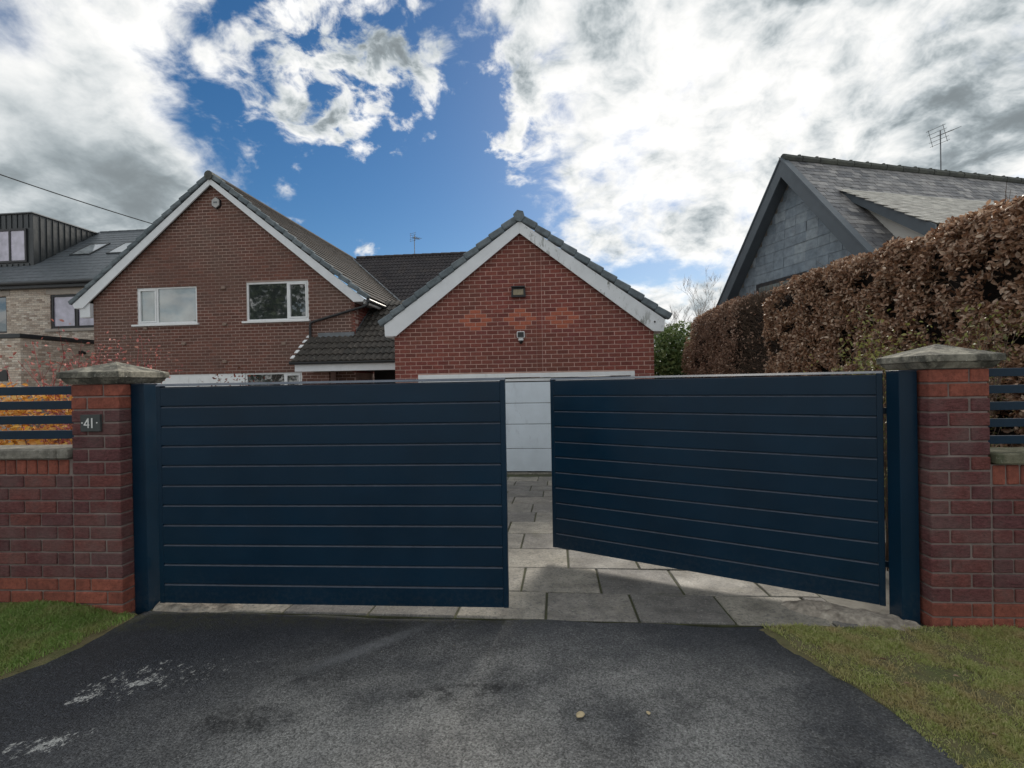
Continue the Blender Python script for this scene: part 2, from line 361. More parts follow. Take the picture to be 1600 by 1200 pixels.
leafm('leaf_evergreen', [(.018, .035, .014), (.035, .055, .02), (.05, .07, .03)], .5, .15)
leafm('leaf_gold', [(.70, .34, .05), (.80, .48, .09), (.60, .24, .04), (.82, .56, .18), (.52, .18, .05)], .6, .25)
leafm('leaf_pink', [(.42, .12, .12), (.50, .18, .14), (.30, .07, .08), (.50, .26, .20)], .6, .2)
leafm('leaf_russet', [(.26, .05, .04), (.16, .04, .03), (.34, .10, .06), (.12, .07, .03)], .6, .2)
leafm('grass_green', [(.17, .29, .065), (.23, .37, .085), (.30, .42, .125), (.19, .30, .07), (.40, .40, .19)], .6, .4, (.40, .35, .16), 3.4, .47, .68)
leafm('grass_yellow', [(.32, .38, .11), (.48, .49, .18), (.38, .44, .13), (.62, .57, .30), (.27, .34, .09)], .6, .4, (.52, .41, .22), 5.0, .46, .62)
plain('twig_brown', (.13, .09, .065), .9, .3, 9)
plain('twig_red', (.30, .06, .06), .7, .3, 9)
plain('twig_grey', (.34, .32, .31), .9, .3, 2)
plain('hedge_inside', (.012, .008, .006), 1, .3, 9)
plain('bark', (.06, .05, .04), .95, .3, 6, .8, 30)
plain('wood_door', (.10, .03, .018), .5, .2, 3)
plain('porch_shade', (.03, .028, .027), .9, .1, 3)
plain('plaque_slate', (.055, .062, .062), .55, .15, 20, .2, 80)
plain('alarm_grey', (.42, .42, .42), .5, .1, 5)
plain('white_paint', (.82, .82, .80), .5, .03, 5)
plain('lens_tan', (.30, .25, .16), .3, .2, 9)
plain('pebble_tan', (.52, .42, .26), .8, .2, 30)
plain('stone_lintel', (.42, .37, .33), .9, .08, 4)
plain('stub_brick', (.27, .20, .165), .9, .2, 8, .3, 60)
plain('metal_grey', (.16, .17, .18), .45, .1, 5, metal=.6)
plain('cable_black', (.06, .06, .06), .6, .1, 5)
plain('interior', (.10, .095, .09), .9, .1, 2)

# ------------------------------------------------------------------ objects
WM = {}
def link(o, parent=None, M=None):
    COL.objects.link(o)
    M = M or Matrix.Identity(4)
    if parent is not None:
        o.parent = parent
        WM[o.name] = WM[parent.name] @ M
    else: WM[o.name] = M.copy()
    o.matrix_basis = M
    return o
def tag(o, label=None, cat=None, group=None, kind=None):
    if label: o['label'] = label
    if cat: o['category'] = cat
    if group: o['group'] = group
    if kind: o['kind'] = kind
    return o
def frame(x, y, z=0, rz=0, tilt=0): return Matrix.Translation((x, y, z)) @ Matrix.Rotation(rz, 4, 'Z') @ Matrix.Rotation(tilt, 4, 'X')
def thing(name, M, label, cat, group=None):
    o = bpy.data.objects.new(name, None); o.empty_display_size = .2
    link(o, None, M); return tag(o, label, cat, group)
def mesh_from(name, V, Fs, mat=None, smooth=False):
    me = bpy.data.meshes.new(name); me.from_pydata([tuple(v) for v in V], [], [tuple(f) for f in Fs])
    if mat: me.materials.append(MAT[mat])
    if smooth: me.polygons.foreach_set('use_smooth', [True] * len(me.polygons))
    me.update(); return me
def mesh_np(name, V, F_, mat, smooth=False):
    me = bpy.data.meshes.new(name); V = np.asarray(V, np.float32); F_ = np.asarray(F_, np.int32); k = F_.shape[1]
    me.vertices.add(len(V)); me.vertices.foreach_set('co', V.ravel())
    me.loops.add(F_.size); me.loops.foreach_set('vertex_index', F_.ravel())
    me.polygons.add(len(F_)); me.polygons.foreach_set('loop_start', np.arange(0, F_.size, k, dtype=np.int32))
    me.polygons.foreach_set('loop_total', np.full(len(F_), k, np.int32))
    if smooth: me.polygons.foreach_set('use_smooth', np.ones(len(F_), bool))
    me.update(calc_edges=True); me.materials.append(MAT[mat]); return me
def cbox(sx, sy, sz, c=.004):
    """chamfered box about its centre: 24 verts, 26 faces"""
    h = (sx / 2, sy / 2, sz / 2); c = min(c, .45 * min(sx, sy, sz))
    idx = {}; V = []
    for ix in (-1, 1):
        for iy in (-1, 1):
            for iz in (-1, 1):
                for a in range(3):
                    s = (ix, iy, iz); idx[(ix, iy, iz, a)] = len(V)
                    V.append([s[q] * (h[q] if q == a else h[q] - c) for q in range(3)])
    Fs = []
    for a in range(3):
        b, d = (a + 1) % 3, (a + 2) % 3
        for s in (-1, 1):
            f = []
            for (p, q) in ((-1, -1), (1, -1), (1, 1), (-1, 1)):
                k = [0, 0, 0]; k[a] = s; k[b] = p; k[d] = q; f.append(idx[(*k, a)])
            Fs.append(f)
        for sb in (-1, 1):
            for sd_ in (-1, 1):
                f = []
                for (sa, ax) in ((-1, b), (1, b), (1, d), (-1, d)):
                    k = [0, 0, 0]; k[a] = sa; k[b] = sb; k[d] = sd_; f.append(idx[(*k, ax)])
                Fs.append(f)
    for ix in (-1, 1):
        for iy in (-1, 1):
            for iz in (-1, 1): Fs.append([idx[(ix, iy, iz, a)] for a in range(3)])
    VA = np.array(V)
    for f in Fs:
        n = np.cross(VA[f[1]] - VA[f[0]], VA[f[2]] - VA[f[0]])
        if n @ VA[f].mean(0) < 0: f.reverse()
    return V, Fs
class MB:
    def __init__(s): s.V = []; s.F = []
    def raw(s, V, Fs, M=None):
        b = len(s.V)
        for v in V: s.V.append(tuple(M @ Vector(v)) if M is not None else tuple(v))
        for f in Fs: s.F.append([i + b for i in f])
        return s
    def box(s, x0, x1, y0, y1, z0, z1, c=.004, M=None):
        V, Fs = cbox(abs(x1 - x0), abs(y1 - y0), abs(z1 - z0), c)
        T = Matrix.Translation(((x0 + x1) / 2, (y0 + y1) / 2, (z0 + z1) / 2))
        return s.raw(V, Fs, (M @ T) if M is not None else T)
    def prism(s, poly, y0, y1, M=None):
        """poly: (x, z) corners, counter-clockwise seen from -y; swept from y0 to y1"""
        n = len(poly)
        V = [(x, y0, z) for x, z in poly] + [(x, y1, z) for x, z in poly]
        Fs = [list(range(n)), [n + i for i in reversed(range(n))]] + [[i, n + i, n + (i + 1) % n, (i + 1) % n] for i in range(n)]
        return s.raw(V, Fs, M)
    def sweepx(s, poly, x0, x1, M=None):
        """poly: (y, z) corners swept along x"""
        n = len(poly)
        V = [(x0, y, z) for y, z in poly] + [(x1, y, z) for y, z in poly]
        Fs = [list(range(n)), [n + i for i in reversed(range(n))]] + [[i, n + i, n + (i + 1) % n, (i + 1) % n] for i in range(n)]
        return s.raw(V, Fs, M)
    def tube(s, pts, r, n=8, cap=True):
        pts = [Vector(p) for p in pts]; rs = r if isinstance(r, (list, tuple)) else [r] * len(pts)
        b = len(s.V); prev = None
        for i, p in enumerate(pts):
            t = (pts[min(i + 1, len(pts) - 1)] - pts[max(i - 1, 0)]).normalized()
            a = t.orthogonal().normalized() if prev is None else (prev - t * prev.dot(t)).normalized()
            prev = a; c = t.cross(a)
            for k in range(n):
                w = 2 * math.pi * k / n; s.V.append(tuple(p + (a * math.cos(w) + c * math.sin(w)) * rs[i]))
        for i in range(len(pts) - 1):
            for k in range(n): s.F.append([b + i * n + k, b + i * n + (k + 1) % n, b + (i + 1) * n + (k + 1) % n, b + (i + 1) * n + k])
        if cap:
            s.F.append([b + k for k in reversed(range(n))]); s.F.append([b + (len(pts) - 1) * n + k for k in range(n)])
        return s
    def mesh(s, name, mat, smooth=False):
        me = mesh_from(name, s.V, s.F, mat, smooth)
        bm = bmesh.new(); bm.from_mesh(me); bmesh.ops.recalc_face_normals(bm, faces=bm.faces); bm.to_mesh(me); bm.free()
        return me
    def build(s, name, mat, parent=None, M=None, smooth=False):
        return link(bpy.data.objects.new(name, s.mesh(name, mat, smooth)), parent, M)
def project(p):
    d = Vector(p) - Vector((0, 0, CAM_H)); z = d.dot(_fw)
    if z < .1: return None
    return 800 + F_PX * d.dot(_rt) / z, 600 - F_PX * d.dot(_up) / z, z
BOXES = {}
def boxmesh(name, sx, sy, sz, c, mat):
    k = (name, round(sx, 3), round(sy, 3), round(sz, 3), c, mat)
    if k not in BOXES:
        V, Fs = cbox(sx, sy, sz, c); BOXES[k] = mesh_from(name, V, Fs, mat)
    return BOXES[k]
def pieces(parent, name, items, rest, limit=300, seen=None):
    """items: (mesh, local matrix). Those that show largest become objects, what is left one mesh."""
    PW = WM[parent.name]; sc = []
    for i, (me, M) in enumerate(items):
        w = PW @ M.translation; q = project(w); s = 0
        if q:
            s = 1 / q[2]
            if not (-30 < q[0] < 1630 and -30 < q[1] < 1230): s *= .01
            if seen and not seen(M.translation, q): s *= .02
        sc.append((-s, i))
    sc.sort()
    keep = [i for _, i in sc[:limit]]; left = [i for _, i in sc[limit:]]
    for i in keep: link(bpy.data.objects.new(name, items[i][0]), parent, items[i][1])
    if left:
        cache = {}; V = []; Fs = []; mi = []; mats = []; base = 0
        for i in left:
            me, M = items[i]
            if me.name not in cache:
                co = np.empty(len(me.vertices) * 3); me.vertices.foreach_get('co', co)
                cache[me.name] = (co.reshape(-1, 3), [list(p.vertices) for p in me.polygons])
            co, fs = cache[me.name]; A = np.array(M)
            V.append(co @ A[:3, :3].T + A[:3, 3])
            mt = me.materials[0]
            if mt not in mats: mats.append(mt)
            k = mats.index(mt)
            Fs += [[v + base for v in f] for f in fs]; mi += [k] * len(fs); base += len(co)
        me = bpy.data.meshes.new(rest); me.from_pydata(np.concatenate(V).tolist(), [], Fs)
        for q in mats: me.materials.append(q)
        me.polygons.foreach_set('material_index', mi); me.update()
        o = link(bpy.data.objects.new(rest, me), parent); o['kind'] = 'stuff'
def vnoise(Pn, scale, seed=0):
    p = np.asarray(Pn) * scale + seed * 17.31; i = np.floor(p).astype(np.int64); f = p - i; f = f * f * (3 - 2 * f)
    def h(a, b, c):
        n = (a * 374761393 + b * 668265263 + c * 2147483647 + seed * 144665) & 0xffffffff
        n = ((n ^ (n >> 13)) * 1274126177) & 0xffffffff
        return ((n ^ (n >> 16)) & 0xffff) / 65535.0
    r = 0
    for a in (0, 1):
        for b in (0, 1):
            for c in (0, 1):
                w = (f[:, 0] if a else 1 - f[:, 0]) * (f[:, 1] if b else 1 - f[:, 1]) * (f[:, 2] if c else 1 - f[:, 2])
                r = r + w * h(i[:, 0] + a, i[:, 1] + b, i[:, 2] + c)
    return r
def unit(a): return a / np.maximum(np.linalg.norm(a, axis=1, keepdims=True), 1e-9)
def leaves(name, Pn, Nn, size, mat, asp=.6, fold=.14, curl=.18):
    n = len(Pn); Nn = unit(Nn); T = unit(np.cross(Nn, rng.normal(size=(n, 3)))); B = np.cross(Nn, T)
    S = (size * rng.uniform(.5, 1.25, n))[:, None]; cu = rng.uniform(-1, 1, n)[:, None] * curl
    tpl = [(0, 0, 0), (.32, .5 * asp, fold), (.70, .40 * asp, fold), (1, 0, 0), (.70, -.40 * asp, fold), (.32, -.5 * asp, fold)]
    V = np.stack([Pn + S * (T * u + B * v + Nn * (w + cu * u * u)) for u, v, w in tpl], 1).reshape(-1, 3)
    b = np.arange(n)[:, None] * 6
    F_ = np.concatenate([b + np.array([[0, 1, 2, 3]]), b + np.array([[0, 3, 4, 5]])])
    return mesh_np(name, V, F_, mat)

# ================================================================== THE SETTING
GY = 4.0          # the boundary runs a few degrees off square to the camera
HY = 5.5          # so do the houses
BX, BY = -2.789, 3.330                       # boundary frame: pillar fronts lie on its x axis
BF = frame(BX, BY, 0, -R(GY))
def fall(y):                                  # the drive falls gently to the garage
    return np.clip(-.055 * (np.asarray(y, float) - 3.3), -.40, 0.0)
# ground sheet to the horizon
xs = [-900, -300, -120, -60, -30, -16, -10, -6, -4, -2, 0, 2, 4, 6, 10, 16, 30, 60, 120, 300, 900]
ys = [-900, -300, -100, -40, -15, -5, 0, 2.8, 3.3, 4.5, 6, 8, 10, 10.6, 14, 20, 30, 60, 120, 300, 900]
V = [(x, y, float(fall(y)) - .05) for y in ys for x in xs]; nx = len(xs)
Fg = [(j * nx + i, j * nx + i + 1, (j + 1) * nx + i + 1, (j + 1) * nx + i) for j in range(len(ys) - 1) for i in range(nx - 1)]
o = link(bpy.data.objects.new('ground', mesh_from('ground', V, Fg, 'bounce_gravel'))); tag(o, 'gravelled ground round the houses, made pale to bounce light', kind='structure')
# tarmac crossover and road, one dense sheet with a ragged edge where it meets the verge
LE = [(3.45, -2.58), (3.2, -2.63), (2.95, -2.68), (2.65, -2.79), (2.3, -3.05), (1.9, -3.6), (1.4, -4.8), (.9, -9), (.4, -40)]
RE = [(3.45, 1.50), (3.03, 1.55), (2.75, 1.60), (2.41, 1.70), (2.1, 1.735), (1.9, 1.765), (1.6, 1.85), (1.3, 2.1), (1.0, 3.0), (.7, 8), (.4, 40)]
def interp(tab, y):
    ysq = np.array([t[0] for t in tab])[::-1]; xsq = np.array([t[1] for t in tab])[::-1]
    return np.interp(y, ysq, xsq)
def front_edge(x): return 3.168 - .0905 * (x - .19) - .004          # the line where slabs meet tarmac
V = []; Fg = []; NX = 70
yy = np.concatenate([np.linspace(-9, .4, 8), np.linspace(.5, 3.42, 90)])
for j, y in enumerate(yy):
    a, b = float(interp(LE, y)), float(interp(RE, y))
    a += .025 * (vnoise(np.array([[y, 0, 0]]), 7, 3)[0] - .5) + .02 * (vnoise(np.array([[y, 0, 0]]), 22, 4)[0] - .5)
    b += .030 * (vnoise(np.array([[y, 5, 0]]), 6, 5)[0] - .5) + .02 * (vnoise(np.array([[y, 5, 0]]), 20, 6)[0] - .5)
    for i in range(NX + 1):
        x = a + (b - a) * i / NX; yq = y
        if y > 2.5: yq = 2.5 + (y - 2.5) / (3.42 - 2.5) * (min(3.46, front_edge(x) + .012 * math.sin(x * 9)) - 2.5)
        V.append((x, yq, -.012 + .006 * math.sin(x * 3.1 + yq * 2.2)))
for j in range(len(yy) - 1):
    for i in range(NX):
        q = j * (NX + 1) + i; Fg.append((q, q + 1, q + NX + 2, q + NX + 1))
o = link(bpy.data.objects.new('driveway', mesh_from('driveway', V, Fg, 'tarmac', True))); tag(o, 'worn dark tarmac crossover in front of the gates, splashed with white paint', kind='structure')
# paving: mossy bed with single slabs
PVM = frame(.19, 3.172, .0, -R(5.2), -math.atan(.055))
o = MB().box(-2.75, 1.95, .005, 7.1, -.09, -.012, .002).build('paving', 'joint_moss', None, PVM); tag(o, 'concrete slab paving falling from the gateway to the garage', kind='structure')
paving = o
rows = [.475, .555, .565, .575, .56, .56, .555, .57, .56, .56, .56, .56]; y0 = 0; items = []
offs = [.0, .40, .17, -.28, .12, -.2, .33, .02, .45, .22, -.1, .3]
for r, d in enumerate(rows):
    x = offs[r] - .595 * 6
    while x < 1.95:
        a, b = max(x + .008, -2.7), min(x + .595 - .008, 1.93)
        if b - a > .08:
            me = boxmesh('slab', b - a, d - .014, .05, .006, 'slab_concrete')
            M = Matrix.Translation(((a + b) / 2, y0 + d / 2, -.026 + random.uniform(-.003, .003))) @ Euler((random.uniform(-.006, .006), random.uniform(-.006, .006), random.uniform(-.006, .006))).to_matrix().to_4x4()
            items.append((me, M))
        x += .595
    y0 += d
pieces(paving, 'slab', items, 'slabs_beyond', 300)

# verges: turf sheets with blades
def patch(name, pts_fn, n, m, label):
    V = []; Fg = []
    for j in range(m + 1):
        for i in range(n + 1): V.append(pts_fn(i / n, j / m))
    for j in range(m):
        for i in range(n): q = j * (n + 1) + i; Fg.append((q, q + 1, q + n + 2, q + n + 1))
    o = link(bpy.data.objects.new(name, mesh_from(name, V, Fg, 'turf', True))); return tag(o, label, kind='structure')
def wall_y(x): return BY - math.tan(R(GY)) * (x - BX)
def lz(x, y):  # left verge height
    e = interp(LE, y); t = np.clip((e - x) / .55, 0, 1); return .0 + .07 * t * t * (3 - 2 * t) + .012 * np.sin(5 * x + 3 * y)
def left_pt(u, v):
    y = 1.0 + (wall_y(-3.2) + .09 - 1.0) * v; e = float(interp(LE, y)) + .07; x = e - (e + 6.5) * (1 - u) ** 1.6; y = 1.0 + (wall_y(x) + .05 - 1.0) * v
    q = vnoise(np.array([[x, y, 0]]), 11, 43)[0] * .6 + vnoise(np.array([[x, y, 0]]), 31, 44)[0] * .4
    return (x, y, float(lz(x, y)) - .006 + .024 * (q - .45) - .035 * min(1, max(0, (x - e + .10) / .10)))
patch('grass_verge', left_pt, 120, 80, 'turf of the verge below the wall with the house number')
def rz_(x, y):
    e = interp(RE, y); t = np.clip((x - e) / .5, 0, 1); return -.002 + .012 * t + .010 * np.sin(4 * x + 5 * y) - .02 * np.clip((y - 2.8) / .2, 0, 1) * 0
def right_pt(u, v):
    x0 = 1.5; y = 1.0 + 2.02 * v; e = float(interp(RE, y)) - .07; x = e + (6.0 - e) * u ** 1.6
    q = vnoise(np.array([[x, y, 0]]), 11, 41)[0] * .6 + vnoise(np.array([[x, y, 0]]), 31, 42)[0] * .4
    return (x, min(y, wall_y(x) + .05, front_edge(x) - .002), float(rz_(x, y)) - .035 * (1 - min(1, max(0, (x - e) / .10))) + .024 * (q - .45))
patch('grass_verge', right_pt, 120, 90, 'yellowing turf of the verge on the hedge side of the tarmac')
def blades(name, XY, zf, hgt, mat, label):
    n = len(XY); x, y = XY[:, 0], XY[:, 1]; z = zf(x, y)
    P0 = np.stack([x, y, z - .004], 1); a = rng.uniform(0, 2 * np.pi, n); t = np.stack([np.cos(a), np.sin(a), 0 * a], 1)
    w = rng.uniform(.0012, .0028, n)[:, None]
    cl = vnoise(np.stack([x, y, 0 * x], 1), 7, 9); h = (hgt * rng.uniform(.4, 1.3, n) * (.55 + .9 * cl))[:, None]
    b = rng.uniform(0, 2 * np.pi, n); lean = np.stack([np.cos(b), np.sin(b), 0 * b], 1) * rng.uniform(.2, 1.4, n)[:, None]
    up = np.array([[0, 0, 1.]])
    mid = P0 + h * (up * .62 + lean * .25); tip = P0 + h * (up * .86 + lean * .85)
    V = np.stack([P0 - t * w, P0 + t * w, mid + t * w * .8, mid - t * w * .8, tip], 1).reshape(-1, 3)
    q = np.arange(n)[:, None] * 5
    F_ = np.concatenate([q + np.array([[0, 1, 2]]), q + np.array([[0, 2, 3]]), q + np.array([[3, 2, 4]])])
    o = link(bpy.data.objects.new(name, mesh_np(name, V, F_, mat))); return tag(o, label, 'grass', kind='stuff')
N = 90000
x = rng.uniform(-4.1, -2.5, N); y = rng.uniform(2.2, 3.5, N)
e = interp(LE, y) + .05 * (vnoise(np.stack([x, y, 0 * x], 1), 9, 2) + .25); k = (x < e) & (y < wall_y(x) + .01) & (rng.random(N) < np.clip((e - x) / .1, .25, 1))
blades('grass', np.stack([x[k], y[k]], 1), lz, .030, 'grass_green', 'short green grass under the wall with the house number')
N = 170000
x = rng.uniform(1.45, 3.4, N); y = rng.uniform(1.7, 3.05, N)
e = interp(RE, y) + .06 * (vnoise(np.stack([x, y, 0 * x], 1), 8, 3) - .85)
bare = vnoise(np.stack([x, y, 0 * x], 1), 5, 6) * .6 + vnoise(np.stack([x, y, 0 * x], 1), 13, 7) * .4
k = (x > e) & (y < wall_y(x) + .01) & (y < front_edge(x) - .01 + .03 * rng.normal(size=N)) & (rng.random(N) < np.clip((x - e) / .10, .35, 1)) & (rng.random(N) < np.clip((bare - .30) * 6, .15, 1))
blades('grass', np.stack([x[k], y[k]], 1), rz_, .020, 'grass_yellow', 'thin yellowing grass beside the tarmac below the hedge side pillar')

# crumbled concrete round the gate post feet
def rubble(name, x0, x1, y0, y1, shape, h, mat, label, n=46):
    V = []; Fg = []
    g = np.array([(x0 + (x1 - x0) * i / n, y0 + (y1 - y0) * j / n, 0) for j in range(n + 1) for i in range(n + 1)])
    k = shape(g[:, 0], g[:, 1]) + .28 * (vnoise(g, 9, 11) - .5) + .2 * (vnoise(g, 24, 12) - .5)
    z = -.035 + np.clip(k, 0, 1) * h * (.7 + .6 * vnoise(g, 14, 13)) + np.where(k > 0, .012 * (vnoise(g, 40, 14) - .5), 0)
    g[:, 2] = z + fall(g[:, 1]); keep = k > -.05
    Fg = []
    for j in range(n):
        for i in range(n):
            q = [j * (n + 1) + i, j * (n + 1) + i + 1, (j + 1) * (n + 1) + i + 1, (j + 1) * (n + 1) + i]
            if keep[q].all(): Fg.append(q)
    o = link(bpy.data.objects.new(name, mesh_from(name, g, Fg, mat, False))); return tag(o, label, 'concrete')
def shR(x, y):
    d = np.abs((x - 2.2) * .55 + (y - 3.12) * .83); u = (x - 2.2) * .83 - (y - 3.12) * .55
    return 1.15 - (d / .16) ** 2 - (np.abs(u + .05) / .42) ** 3
rubble('concrete_footing', 1.7, 2.75, 2.75, 3.6, shR, .062, 'rough_concrete', 'crumbled concrete round the foot of the post on the hedge side')
def shL(x, y):
    l = front_edge(x) + .075
    return 1.1 - (np.abs(y - l - .0) / .10) ** 2 - np.clip((x + 1.95) / .12, 0, 5) - np.clip((-2.53 - x) / .04, 0, 5)
rubble('concrete_footing', -2.62, -1.7, 3.2, 3.65, shL, .055, 'rough_concrete', 'pale rough concrete strip below the gate beside the numbered pillar', 40)

# ================================================================== GATEWAY
J = .011
def pillar(x0, top, rows_n, red, label, M0):
    t = thing('brick_pillar', M0 @ Matrix.Translation((x0 + .171, .171, 0)), label, 'gate pillar', 'brick pillars of the gateway')
    h = .088; S = .3425; c = S / 2; b0 = top - h * rows_n
    core = MB().box(-c + .007, c - .007, -c + .007, c - .007, b0 - .1, top - .002, .003).build('mortar_core', 'mortar_pillar', t)
    items = []
    for r in range(rows_n):
        zc_ = top - h * (r + .5); mat = 'brick_red' if r in red else 'brick_dark'
        me = boxmesh('brick', .225, .1075, h - J, .005, mat)
        for k in range(4):
            A = Matrix.Rotation(k * math.pi / 2, 4, 'Z'); mir = -1 if r % 2 else 1
            M = A @ Matrix.Translation((mir * (-c + .1125), -c + .05375, zc_)) @ Euler((random.uniform(-.012, .012), random.uniform(-.006, .006), random.uniform(-.012, .012))).to_matrix().to_4x4()
            M.translation += M.to_3x3() @ Vector((0, random.uniform(-.0025, .0015), 0))
            items.append((me, M))
    pieces(core, 'brick', items, 'bricks_beyond')
    # weathered cap: moulded underside, upright edge, flat pyramid
    z = top
    lay = [(c + .012, z), (c + .020, z + .012), (c + .031, z + .027), (c + .034, z + .038), (c + .049, z + .041), (c + .050, z + .045), (c + .050, z + .078), (c + .046, z + .082)]
    V = []; Fs = []; n = 12
    def ring(r, z):
        P_ = []
        for k in range(4):
            a, b = [(-1, -1), (1, -1), (1, 1), (-1, 1)][k], [(1, -1), (1, 1), (-1, 1), (-1, -1)][k]
            for i in range(n): u = i / n; P_.append(((a[0] + (b[0] - a[0]) * u) * r, (a[1] + (b[1] - a[1]) * u) * r, z))
        return P_
    for r, zz in lay: V += ring(r, zz)
    for q in range(1, 7): s = 1 - q / 7; V += ring((c + .046) * s + .006 * (1 - s), z + .082 + (.155 - .082) * (q / 7))
    nr = len(lay) + 6; m = 4 * n
    for a in range(nr - 1):
        for i in range(m): Fs.append([a * m + i, a * m + (i + 1) % m, (a + 1) * m + (i + 1) % m, (a + 1) * m + i])
    b = len(V); V.append((0, 0, z + .158)); Fs += [[(nr - 1) * m + i, (nr - 1) * m + (i + 1) % m, b] for i in range(m)]
    Fs.append([i for i in reversed(range(m))])
    A = np.array(V); A += (np.stack([vnoise(A, 16, 21 + k) for k in range(3)], 1) - .5) * .0022
    A += (np.stack([vnoise(A + x0, 48, 31 + k) for k in range(3)], 1) - .5) * .0018
    link(bpy.data.objects.new('cap', mesh_from('cap', A, Fs, 'cap_stone')), t)
    return t
pillar(-.206, 1.568, 18, {0, 1, 15, 16, 17}, 'brick gate pillar carrying the house number plaque under a blackened stone cap', BF)
pillar(5.307, 1.566, 18, {0, 1, 16, 17}, 'brick gate pillar on the hedge side under a mossy stone cap', BF)
# plaque
t = thing('house_number_plaque', BF @ Matrix.Translation((-.0545, -.006, 1.304)), 'small slate plaque with white number 41 screwed to the brick pillar', 'number plaque')
MB().box(-.071, .071, -.012, .006, -.057, .057, .002).build('plate', 'plaque_slate', t)
f = .0145
MB().prism([(-.044, -.010), (-.036, -.010), (-.010, .024), (-.010, .034), (-.0145, .034)], -f, -.010).box(-.044, -.004, -f, -.010, -.016, -.0085, .0004).box(-.0165, -.009, -f, -.010, -.033, .034, .0004).build('numeral', 'white_paint', t)
MB().box(.010, .0185, -f, -.010, -.033, .034, .0004).build('numeral', 'white_paint', t)
for sx in (-.056, .050): MB().tube([(sx, -f, .002), (sx, -.010, .002)], .0045, 12).build('dot', 'white_paint', t)

def gpost(x0, x1, y0, y1, top, label):
    t = thing('gate_post', BF @ Matrix.Translation(((x0 + x1) / 2, (y0 + y1) / 2, 0)), label, 'gate post', 'steel posts of the gates')
    w, d = (x1 - x0) / 2, (y1 - y0) / 2
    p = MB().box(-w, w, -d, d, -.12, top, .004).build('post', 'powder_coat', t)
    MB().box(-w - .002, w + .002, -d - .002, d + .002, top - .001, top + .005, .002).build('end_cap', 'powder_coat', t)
    return t
gpost(.137, .236, .095, .215, 1.560, 'dark blue steel gate post beside the numbered brick pillar')
gpost(5.183, 5.290, .070, .190, 1.555, 'dark blue steel gate post beside the pillar on the hedge side')

def gate(M0, L, label, hinge_x):
    t = thing('swing_gate', M0, label, 'gate', 'pair of drive gates')
    z0, z1 = .042, 1.558; st = .034; dpt = .050
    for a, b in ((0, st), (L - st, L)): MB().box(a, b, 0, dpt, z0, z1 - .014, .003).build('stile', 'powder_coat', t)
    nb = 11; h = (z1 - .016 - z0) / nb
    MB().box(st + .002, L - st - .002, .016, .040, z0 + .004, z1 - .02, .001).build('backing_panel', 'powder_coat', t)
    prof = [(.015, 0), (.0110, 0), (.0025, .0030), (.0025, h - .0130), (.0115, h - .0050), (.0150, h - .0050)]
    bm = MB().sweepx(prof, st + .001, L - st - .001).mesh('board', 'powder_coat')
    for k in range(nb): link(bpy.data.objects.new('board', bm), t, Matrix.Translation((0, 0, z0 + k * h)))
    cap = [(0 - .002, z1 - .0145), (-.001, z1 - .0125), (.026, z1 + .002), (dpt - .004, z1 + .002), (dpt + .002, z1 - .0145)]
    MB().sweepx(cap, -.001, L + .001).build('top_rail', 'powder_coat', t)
    for hz in (.30, 1.30):
        MB().tube([(hinge_x, .062, hz - .05), (hinge_x, .062, hz + .05)], .009, 12).box(min(hinge_x, st if hinge_x < 1 else L - st), max(hinge_x, st if hinge_x < 1 else L - st), .052, .060, hz - .02, hz + .02, .001).build('hinge', 'powder_coat', t)
    return t
gate(BF @ Matrix.Translation((.316, .100, 0)), 2.425, 'closed dark blue boarded gate leaf beside the numbered pillar', -.035)
gate(frame(.340, 4.416, 0, -R(31.47)), 2.394, 'dark blue boarded gate leaf swung open towards the garage', 2.43)

# low garden walls with slat screens on top
def low_wall(x0, x1, ztop, sold_h, cop_h, label, red_rows, rows_from, pill_top, cop_mat, over):
    t = thing('garden_wall', BF, label, 'garden wall', 'low brick garden walls')
    core = MB().box(x0 - .02, x1 + .02, .0095, .215, -.15, ztop + sold_h, .002).build('mortar_core', 'mortar_pillar', t)
    items = []; L, h = .235, .088
    for r in range(rows_from, 19):
        zc_ = pill_top - h * (r + .5); mat = 'brick_red' if r in red_rows else 'brick_dark'
        x = (x1 if x0 < 0 else x0 + 16 * L) - 16 * L - (L / 2 if r % 2 else 0)
        while x < x1:
            a, b = max(x + J / 2, x0 + .004), min(x + L - J / 2, x1 - .004)
            if b - a > .03:
                me = boxmesh('brick', b - a, .105, h - J, .005, mat)
                items.append((me, Matrix.Translation(((a + b) / 2, .0525 + random.uniform(-.0025, .0015), zc_)) @ Euler((random.uniform(-.012, .012), random.uniform(-.008, .008), random.uniform(-.01, .01))).to_matrix().to_4x4()))
            x += L
    x = x0 + .002
    while x < x1 - .05:
        me = boxmesh('brick', .067, .215, sold_h - .010, .005, 'brick_red')
        items.append((me, Matrix.Translation((x + .039, .1075 + random.uniform(-.002, .002), ztop + sold_h / 2)) @ Euler((random.uniform(-.01, .01), random.uniform(-.03, .03), 0)).to_matrix().to_4x4()))
        x += .078
    pieces(core, 'brick', items, 'bricks_beyond')
    z = ztop + sold_h; x = x0
    while x < x1 - .02:
        b = min(x + .9, x1); ea = .035 if over == 'l' else 0
        MB().box(x + .003, b - .003, -.030, .245, z + .003, z + cop_h, .009).build('coping', cop_mat, t); x = b
    return t
low_wall(-3.9, -.213, .952, .108, .072, 'low brick garden wall under grey slats beside the house number', {15, 16, 17, 18}, 7, 1.568, 'coping_stone', 'r')
low_wall(5.657, 8.6, .862, .125, .070, 'low brick garden wall with mossy coping in front of the hedge', {16, 17, 18}, 8, 1.566, 'coping_mossy', 'l')
